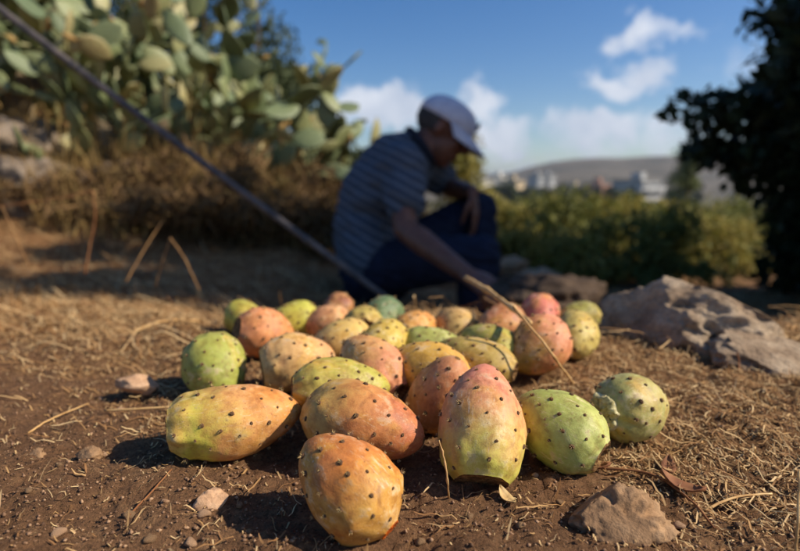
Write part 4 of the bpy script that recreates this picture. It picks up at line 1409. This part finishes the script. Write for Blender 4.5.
# bent weed stems at the edge of the shade on the left
stalk('weed_stem', [at(85, 274, 1.25), at(90, 245, 1.25), at(95, 218, 1.25), at(93, 191, 1.25)], .0020, .0012, M_STALK_DARK, 'upright reddish stem at the left, meeting the level one at its top', nodes=(0, 9, 18))
stalk('weed_stem', [at(93, 191, 1.25), at(60, 198, 1.24), at(25, 203, 1.22), at(-20, 209, 1.2)], .0014, .0009, M_STALK_DARK, 'level reddish stem running to the left edge of the frame', nodes=(4, 11))
stalk('weed_stem', [at(30, 268, 1.15), at(16, 238, 1.15), at(2, 206, 1.16)], .0020, .0012, M_STALK_MID, 'slanting stem close to the left edge', nodes=(9,))
stalk('weed_stem', [at(156, 286, 1.1), at(163, 260, 1.1), at(170, 238, 1.1)], .0020, .0014, M_STALK_MID, 'left leg of the bent stem that forms an arch')
stalk('weed_stem', [at(170, 238, 1.1), at(184, 258, 1.08), at(199, 290, 1.06)], .0021, .0014, M_STALK_MID, 'right leg of the bent stem that forms an arch')
stalk('weed_stem', [at(126, 282, 1.2), at(145, 248, 1.25), at(163, 220, 1.3)], .0017, .0012, M_STALK_MID, 'slanting pale stem just left of the arch of stems')

stalk('dry_stick', [at(466, 278, .80), at(487, 290, .70), at(508, 305, .60), at(531, 323, .515)], .0036, .0024, M_STALK, 'pale dry stick lying over the back of the heap near the hand', cat='stick', nodes=(6, 13))

# a curled dry leaf
V, F = [], []
for i in range(9):
    t = i / 8
    wv = .0052 * math.sin(math.pi * t) ** .8 + .0002
    for s in (-1, -.5, 0, .5, 1):
        V.append((wv * s, .021 * (t - .5), .0022 * s * s + .0040 * (t - .5) ** 2 * 4))
for i in range(8):
    for s in range(4):
        F.append((i * 5 + s, i * 5 + s + 1, i * 5 + s + 6, i * 5 + s + 5))
M_LEAFDRY = simple_mat('dry_leaf', [(150, 118, 74), (192, 160, 108), (206, 178, 128)], scale=160, rough=.8)
M_LEAFBR = simple_mat('brown_leaf', [(96, 58, 36), (130, 84, 54), (150, 104, 70)], scale=120, rough=.8)
for (u, v, rz, sc_, mt, lb) in [(506, 504, .5, .75, M_LEAFDRY, 'pale curled dry leaf before the upright pink tipped pear'), (590, 466, 1.3, 1.2, M_LEAFBR, 'reddish brown dry leaf under the plain green pear'), (680, 488, 1.0, 1.3, M_LEAFBR, 'reddish brown dry leaf right of the angular rock'), (668, 470, -.4, .9, M_LEAFBR, 'small brown dry leaf right of the chewed pear, above the dark twig')]:
    o = link('dry_leaf', mesh('dry_leaf', V, F, mt))
    p = g(u, v, .0025)
    o.location = p; o.rotation_euler = (.18, .1, rz); o.scale = (sc_,) * 3
    sm = o.modifiers.new('thickness', 'SOLIDIFY'); sm.thickness = .0004
    tag(o, lb, 'leaf')

# loose dry grass tufts along the edge of the shade
M_TUFT = M_STRAW
for k, (u, v, hh_, lb) in enumerate([(20, 275, .07, 'tuft of dry grass at the left edge near the slanting stem'), (70, 272, .06, 'tuft of dry grass at the foot of the reddish stem'), (120, 280, .06, 'tuft of dry grass between the reddish stem and the arch of stems'), (210, 283, .05, 'tuft of dry grass right of the arch of stems'), (40, 300, .05, 'tuft of dry grass in sun at the far left'), (770, 395, .03, 'low dry tuft in front of the jagged slab'), (610, 345, .025, 'low dry tuft right of the pale yellow pear')]):
    p = at_z(u, v, -.04 if v < 320 else 0)
    to = tuft('dry_grass_tuft', p.x, p.y, .10 if v < 320 else .05, hh_, 90, M_TUFT, lb, 'dry grass tufts', width=.0012 if v < 320 else .0006, lean=1.0)
    to['kind'] = 'stuff'

# the dark picking pole
pole_a, pole_b = at(404, 311, 1.30), at(0, 2, 1.45)
M_POLE = simple_mat('pole_wood', [(56, 52, 50), (88, 82, 78), (118, 106, 96)], scale=24, rough=.55, bump_s=.3, bump_d=.004)
d_ = (pole_b - pole_a)
pole = empty('pole', pole_a)
tag(pole, 'long dark pole slanting from the top left corner down to the heap', 'pole')
P = [d_ * t + Vector((0, 0, -.02 * math.sin(math.pi * min(t / 1.7, 1)))) for t in np.linspace(0, 1.7, 24)]
v_, f_ = tube(P, [.0080 + .0001 * i for i in range(24)], 10)
MB().add(v_, f_).build('shaft', M_POLE, pole, True)
for t in (.22, .55, .80):
    c = d_ * t + Vector((0, 0, -.02 * math.sin(math.pi * t / 1.7)))
    e = d_.normalized() * .012
    v_, f_ = tube([c - e, c, c + e], [.0090, .0106, .0090], 10)
    MB().add(v_, f_).build('joint', M_POLE, pole, True)

#PART5
# ------------------------------------------------------------------ the man


def round_cone(mb, a, b, ra, rb, seg=12):
    """capsule with two radii"""
    a, b = Vector(a), Vector(b)
    ax = (b - a)
    L_ = ax.length
    if L_ < 1e-6:
        ax = Vector((0, 0, 1))
    ax.normalize()
    pts, rad = [], []
    for i in range(5):
        an = math.pi / 2 * (1 - i / 4)
        pts.append(a - ax * ra * math.sin(an)); rad.append(max(ra * math.cos(an), ra * .05))
    for i in range(5):
        an = math.pi / 2 * (i / 4)
        pts.append(b + ax * rb * math.sin(an)); rad.append(max(rb * math.cos(an), rb * .05))
    # drop coincident rings for tiny lengths
    P, Rr = [pts[0]], [rad[0]]
    for p, r in zip(pts[1:], rad[1:]):
        if (p - P[-1]).length > 1e-5:
            P.append(p); Rr.append(r)
    v_, f_ = tube(P, Rr, seg)
    mb.add(v_, f_)


def ellipsoid(mb, c, ax, seg=16, rings=10):
    """ax: three half-axis vectors"""
    c = Vector(c); a, b_, d = [Vector(x) for x in ax]
    V, F = [], []
    for i in range(1, rings):
        ph = math.pi * i / rings
        for s in range(seg):
            th = 2 * math.pi * s / seg
            V.append(c + a * math.sin(ph) * math.cos(th) + b_ * math.sin(ph) * math.sin(th) + d * math.cos(ph))
    V += [c + d, c - d]
    for i in range(rings - 2):
        for s in range(seg):
            F.append((i * seg + s, i * seg + (s + 1) % seg, (i + 1) * seg + (s + 1) % seg, (i + 1) * seg + s))
    for s in range(seg):
        F.append(((s + 1) % seg, s, len(V) - 2))
        F.append(((rings - 2) * seg + s, (rings - 2) * seg + (s + 1) % seg, len(V) - 1))
    mb.add(V, F)


def fuse(name, mb, voxel, mat, parent, smooth=6, wrinkle=0.0, wscale=20.0):
    """voxel-remesh overlapping shapes into one continuous surface"""
    me = mesh(name + '_src', mb.v, mb.f)
    bm = bmesh.new(); bm.from_mesh(me); bmesh.ops.recalc_face_normals(bm, faces=bm.faces); bm.to_mesh(me); bm.free()
    o = bpy.data.objects.new(name + '_src', me)
    COL.objects.link(o)
    md = o.modifiers.new('r', 'REMESH'); md.mode = 'VOXEL'; md.voxel_size = voxel
    ms = o.modifiers.new('s', 'SMOOTH'); ms.factor = .5; ms.iterations = smooth
    bpy.context.view_layer.update()
    dg = bpy.context.evaluated_depsgraph_get()
    res = bpy.data.meshes.new_from_object(o.evaluated_get(dg))
    res.name = name
    bpy.data.objects.remove(o)
    if wrinkle:
        n = len(res.vertices)
        co = np.empty(n * 3); res.vertices.foreach_get('co', co); co = co.reshape(-1, 3)
        no = np.empty(n * 3); res.vertices.foreach_get('normal', no); no = no.reshape(-1, 3)
        wv = 1 - np.abs(fbm(co[:, 0] * wscale + 2 * co[:, 2] * wscale, co[:, 1] * wscale, co[:, 2] * wscale * 1.6, octs=3))
        co += no * ((wv - .6) * wrinkle)[:, None]
        res.vertices.foreach_set('co', co.ravel()); res.update()
    res.materials.clear()
    return link(name, res, mat, parent)


m, nt, b = new_mat('skin')
tcn = N(nt, 'ShaderNodeTexCoord')
nz = N(nt, 'ShaderNodeTexNoise', i_Scale=30.0, i_Detail=5.0); L(nt, tcn.outputs['Object'], nz.inputs['Vector'])
r_ = ramp(nt, [(.3, (104, 64, 46)), (.7, (132, 86, 64))], nz.outputs['Fac'])
L(nt, r_.outputs[0], b.inputs['Base Color']); b.inputs['Roughness'].default_value = .5
b.inputs['Subsurface Weight'].default_value = .1; b.inputs['Subsurface Scale'].default_value = .01
M_SKIN = m
m, nt, b = new_mat('striped_shirt')
tcn = N(nt, 'ShaderNodeTexCoord')
mp = N(nt, 'ShaderNodeMapping'); mp.inputs['Rotation'].default_value = (0, R(-28), 0); L(nt, tcn.outputs['Object'], mp.inputs[0])
wv = N(nt, 'ShaderNodeTexWave', wave_type='BANDS', bands_direction='Z', i_Scale=11.0, i_Distortion=.6); L(nt, mp.outputs[0], wv.inputs['Vector'])
nz = N(nt, 'ShaderNodeTexNoise', i_Scale=260.0, i_Detail=3.0); L(nt, tcn.outputs['Object'], nz.inputs['Vector'])
r_ = ramp(nt, [(.45, (66, 73, 84)), (.7, (76, 83, 94)), (.86, (100, 105, 113))], wv.outputs['Fac'])
L(nt, r_.outputs[0], b.inputs['Base Color']); b.inputs['Roughness'].default_value = .9
bump(nt, b, nz.outputs['Fac'], .2, .002)
M_SHIRT = m
M_COLLAR = simple_mat('collar_cloth', [(34, 36, 44), (46, 48, 58)], scale=60, rough=.9)
M_JEANS = simple_mat('denim', [(20, 25, 40), (27, 33, 52), (36, 43, 64)], scale=40, rough=.85, bump_s=.3, bump_d=.004)
M_CAP = simple_mat('cap_cloth', [(196, 196, 206), (212, 212, 220), (224, 224, 230)], scale=40, rough=.85, bump_s=.2, bump_d=.002)
M_EMB = simple_mat('emblem', [(40, 34, 44), (70, 50, 50)], scale=90)
M_HAIR = simple_mat('hair', [(34, 30, 28), (62, 58, 54), (96, 92, 88)], scale=160, rough=.7)
M_SHOE = simple_mat('shoe_leather', [(26, 24, 24), (44, 40, 38)], scale=30, rough=.6)
M_EYE = simple_mat('eye', [(40, 28, 22), (60, 44, 34)], scale=30, rough=.2)

MD = 1.92
foot_f = at(487, 316, 1.98)
man = empty('person', (at(420, 300, MD).x, at(420, 300, MD).y, foot_f.z))
tag(man, 'man in white cap, striped grey shirt and jeans crouching behind the fruit heap', 'person')
O = Vector(man.location)


def mp_(u, v, d):
    return at(u, v, d) - O


pelvis = mp_(378, 262, 1.93)
spine1 = mp_(372, 232, 1.93)
spine2 = mp_(378, 198, 1.93)
chest = mp_(396, 168, 1.93)
neckb = mp_(419, 148, 1.93)
head = mp_(444, 130, 1.93)
sh_n, el_n, wr_n = mp_(404, 166, 1.76), mp_(405, 229, 1.67), mp_(466, 274, 1.52)
sh_f, el_f, wr_f = mp_(424, 163, 2.10), mp_(449, 188, 2.14), mp_(472, 192, 1.93)
hip_n, kn_n, an_n = mp_(382, 266, 1.85), mp_(480, 256, 1.79), mp_(474, 311, 1.84)
hip_f, kn_f, an_f = mp_(384, 264, 2.02), mp_(478, 211, 2.04), mp_(481, 309, 2.05)
hf = Vector((.84, -.12, -.53)).normalized()
hu = (Vector((.53, 0, .85)) - hf * Vector((.53, 0, .85)).dot(hf)).normalized()
hr = hf.cross(hu).normalized()

body = MB()
# head
ellipsoid(body, head + hu * .015 - hf * .012, (hf * .094, hr * .074, hu * .088))
ellipsoid(body, head - hu * .045 + hf * .022, (hf * .072, hr * .060, hu * .078))
ellipsoid(body, head - hu * .098 + hf * .055, (hf * .026, hr * .028, hu * .022))     # chin
round_cone(body, head + hu * .012 + hf * .088, head - hu * .024 + hf * .108, .009, .013)   # nose
ellipsoid(body, head - hu * .030 + hf * .100, (hf * .012, hr * .017, hu * .010))
ellipsoid(body, head + hu * .022 + hf * .080, (hf * .018, hr * .055, hu * .012))       # brow
ellipsoid(body, head - hu * .058 + hf * .086, (hf * .012, hr * .024, hu * .007))       # upper lip
ellipsoid(body, head - hu * .072 + hf * .082, (hf * .012, hr * .020, hu * .007))       # lower lip
for s in (-1, 1):
    ellipsoid(body, head + hr * s * .074 - hu * .005 - hf * .012, (hf * .017, hr * .009, hu * .031))   # ears
    ellipsoid(body, head + hr * s * .040 - hu * .028 + hf * .062, (hf * .022, hr * .018, hu * .02))   # cheeks
round_cone(body, neckb - Vector((.01, 0, .01)), head - hu * .06 - hf * .025, .060, .055)
# trunk
round_cone(body, pelvis, spine1, .135, .120)
round_cone(body, spine1, spine2, .120, .125)
round_cone(body, spine2, chest, .125, .115)
round_cone(body, chest, neckb, .105, .062)
round_cone(body, sh_n, chest, .056, .10)
round_cone(body, sh_f, chest, .056, .10)
# arms
for sh, elb, wr in ((sh_n, el_n, wr_n), (sh_f, el_f, wr_f)):
    round_cone(body, sh, sh.lerp(elb, .45), .052, .046)
    round_cone(body, sh.lerp(elb, .45), elb, .046, .038)
    round_cone(body, elb, elb.lerp(wr, .3), .038, .041)
    round_cone(body, elb.lerp(wr, .3), wr, .041, .026)
# legs
for hp, kn, an in ((hip_n, kn_n, an_n), (hip_f, kn_f, an_f)):
    round_cone(body, hp, kn, .085, .056)
    round_cone(body, kn, kn.lerp(an, .35), .054, .056)
    round_cone(body, kn.lerp(an, .35), an, .056, .036)


def hand(mb, wr, d, up, side, curl, spread=.12):
    """palm and five fingers; d: direction of the hand, up: back of the hand, side: towards the thumb"""
    d, up = Vector(d).normalized(), Vector(up).normalized()
    up = (up - d * up.dot(d)).normalized()
    sd = d.cross(up).normalized() * side
    lens = [.043, .048, .045, .035]
    for k in range(4):
        off = sd * (.030 - .020 * k)
        kn = wr + d * (.088 - .004 * abs(k - 1)) + off
        round_cone(mb, wr + off * .55 + d * .012, kn, .0155, .0125, 8)
        fd = (d + sd * (spread * (1.2 - k) * .4)).normalized()
        p = kn
        ang = 0
        for j, (f_, rr) in enumerate(((1.0, .0098), (.68, .0088), (.52, .0080))):
            ang += curl[j] * (1 + .06 * k)
            dd = (fd * math.cos(ang) - up * math.sin(ang)).normalized()
            q = p + dd * lens[k] * f_
            round_cone(mb, p, q, rr, rr * .9, 8)
            p = q
    # thumb from the side of the palm near its base
    b0 = wr + d * .026 + sd * .024
    b1 = b0 + (d * .55 + sd * .7 - up * .35).normalized() * .040
    b2 = b1 + (d * .85 + sd * .15 - up * .45).normalized() * .032
    b3 = b2 + (d * .9 - sd * .15 - up * .5).normalized() * .026
    round_cone(mb, b0, b1, .0145, .0115, 8); round_cone(mb, b1, b2, .0110, .0100, 8); round_cone(mb, b2, b3, .0100, .0085, 8)
    return wr + d * .085 - up * .022


arm_dir = (wr_n - el_n).normalized()
grip = hand(body, wr_n, arm_dir + Vector((.1, 0, .05)), Vector((-.1, -.35, 1)), -1, (.75, 1.0, .8))
hand(body, wr_f, Vector((.18, -.05, -1)), Vector((.9, -.3, .2)), 1, (.25, .3, .25))
b_obj = fuse('body', body, .0056, M_SKIN, man, smooth=4)
for s in (-1, 1):
    e = MB(); ellipsoid(e, head + hr * s * .031 + hf * .080 + hu * .002, (hf * .012, hr * .012, hu * .012), 10, 8)
    e.build('eye', M_EYE, man, True)

# shirt with short sleeves
sh = MB()
round_cone(sh, pelvis + Vector((.0, 0, .02)), spine1, .150, .140)
round_cone(sh, pelvis + Vector((-.02, -.08, .02)), spine1 + Vector((-.01, -.06, 0)), .095, .10)
round_cone(sh, pelvis + Vector((-.02, .08, .02)), spine1 + Vector((-.01, .06, 0)), .095, .10)
round_cone(sh, spine1, spine2, .142, .142)
round_cone(sh, spine2, chest, .142, .128)
round_cone(sh, chest, neckb - Vector((.02, 0, .02)), .118, .074)
round_cone(sh, spine2 + Vector((.0, -.07, 0)), sh_n, .105, .074)
round_cone(sh, spine2 + Vector((.0, .07, 0)), sh_f, .105, .074)
round_cone(sh, chest, sh_n, .11, .074); round_cone(sh, chest, sh_f, .11, .074)
for s0, e0 in ((sh_n, el_n), (sh_f, el_f)):
    round_cone(sh, s0, s0.lerp(e0, .58), .072, .070)
fuse('shirt', sh, .008, M_SHIRT, man, smooth=4, wrinkle=.012, wscale=13)
# collar ring
co = MB()
nd = (head - neckb).normalized()
for k in range(14):
    a0, a1 = 2 * math.pi * k / 14, 2 * math.pi * (k + 1) / 14
    x_ = nd.cross(Vector((0, 1, 0))).normalized(); y_ = nd.cross(x_)
    f0 = lambda a: neckb + nd * .005 + (x_ * math.cos(a) + y_ * math.sin(a)) * .072
    round_cone(co, f0(a0), f0(a1), .016, .016, 8)
fuse('collar', co, .006, M_COLLAR, man, smooth=3)
# jeans
je = MB()
round_cone(je, pelvis + Vector((0, 0, -.02)), pelvis + Vector((.01, 0, .03)), .145, .140)
for hp, kn, an in ((hip_n, kn_n, an_n), (hip_f, kn_f, an_f)):
    round_cone(je, pelvis, hp, .13, .105)
    round_cone(je, hp, kn, .102, .074)
    round_cone(je, kn, kn.lerp(an, .4), .073, .070)
    round_cone(je, kn.lerp(an, .4), an.lerp(kn, .06), .070, .058)
fuse('jeans', je, .008, M_JEANS, man, smooth=4, wrinkle=.010, wscale=14)
# shoes
for an in (an_n, an_f):
    so = MB()
    fd = Vector((.93, -.25, -.10)).normalized()
    round_cone(so, an - Vector((0, 0, .035)) - fd * .03, an - Vector((0, 0, .045)) + fd * .09, .040, .042)
    round_cone(so, an - Vector((0, 0, .045)) + fd * .09, an - Vector((0, 0, .055)) + fd * .17, .042, .030)
    round_cone(so, an, an - Vector((0, 0, .03)), .042, .042)
    fuse('shoe', so, .007, M_SHOE, man, smooth=4)
# hair below the cap
ha = MB()
ellipsoid(ha, head + hu * .020 - hf * .030, (hf * .088, hr * .080, hu * .078))
ha_o = fuse('hair', ha, .006, M_HAIR, man, smooth=2, wrinkle=.004, wscale=60)
# cap: crown of six panels, brim, button, emblem
cap = empty('cap')
cap.parent = man
ch = head + hu * .034 - hf * .008
V, F = [], []
ns, nr = 36, 12
cu = (hu + hf * .05).normalized()
for i in range(nr + 1):
    ph = math.pi / 2 * i / nr
    for s in range(ns):
        a = 2 * math.pi * s / ns
        seam = 1 - .012 * max(0, 1 - abs(((a / (math.pi / 3)) % 1) - .5) * -14 - 6.2) * 0
        e = 1.0 if i else 1.0
        V.append(ch + (hf * .108 * math.cos(a) + hr * .088 * math.sin(a)) * (math.cos(ph) ** .75 if i < nr else 0.001) * seam + cu * (.074 * math.sin(ph)) - hu * (.012 if i == 0 else 0))
for i in range(nr):
    for s in range(ns):
        F.append((i * ns + s, i * ns + (s + 1) % ns, (i + 1) * ns + (s + 1) % ns, (i + 1) * ns + s))
c_o = link('crown', mesh('crown', V, F, M_CAP), None, cap)
sm = c_o.modifiers.new('thickness', 'SOLIDIFY'); sm.thickness = .003
V, F = [], []
bd = (hf * .93 - hu * .38).normalized()
for i in range(7):
    t = i / 6
    for s in range(15):
        a = R(-78 + 156 * s / 14)
        base = ch - hu * .008 + hf * .110 * math.cos(a) + hr * .091 * math.sin(a)
        V.append(base + bd * (.082 * t * max(0, math.cos(a * .98)) ** .55) - hu * (.024 * abs(math.sin(a)) ** 2 * t))
for i in range(6):
    for s in range(14):
        F.append((i * 15 + s, i * 15 + s + 1, i * 15 + s + 16, i * 15 + s + 15))
b_o = link('brim', mesh('brim', V, F, M_CAP), None, cap)
sm = b_o.modifiers.new('thickness', 'SOLIDIFY'); sm.thickness = .004; sm.offset = 0
e = MB(); ellipsoid(e, ch + cu * .076, (hf * .009, hr * .009, cu * .005), 10, 6); e.build('button', M_CAP, cap, True)
e = MB(); ellipsoid(e, ch + hf * .104 + hu * .038 - hr * .028, (hr * .020 + hf * .006, hu * .020, hf * .006), 12, 8); e.build('emblem', M_EMB, cap, True)

# ------------------------------------------------------------------ haze of the valley air
m = bpy.data.materials.new('haze')
m.use_nodes = True
nt = m.node_tree
nt.nodes.clear()
o = N(nt, 'ShaderNodeOutputMaterial')
pv = N(nt, 'ShaderNodeVolumePrincipled')
pv.inputs['Color'].default_value = (.80, .86, .95, 1)
pv.inputs['Density'].default_value = 0.00035
pv.inputs['Anisotropy'].default_value = .3
L(nt, pv.outputs[0], o.inputs['Volume'])
hz = MB().box((-4200, -4200, -45), (4200, 6200, 90)).build('haze', m)
tag(hz, 'thin pale haze over the valley', kind='stuff')
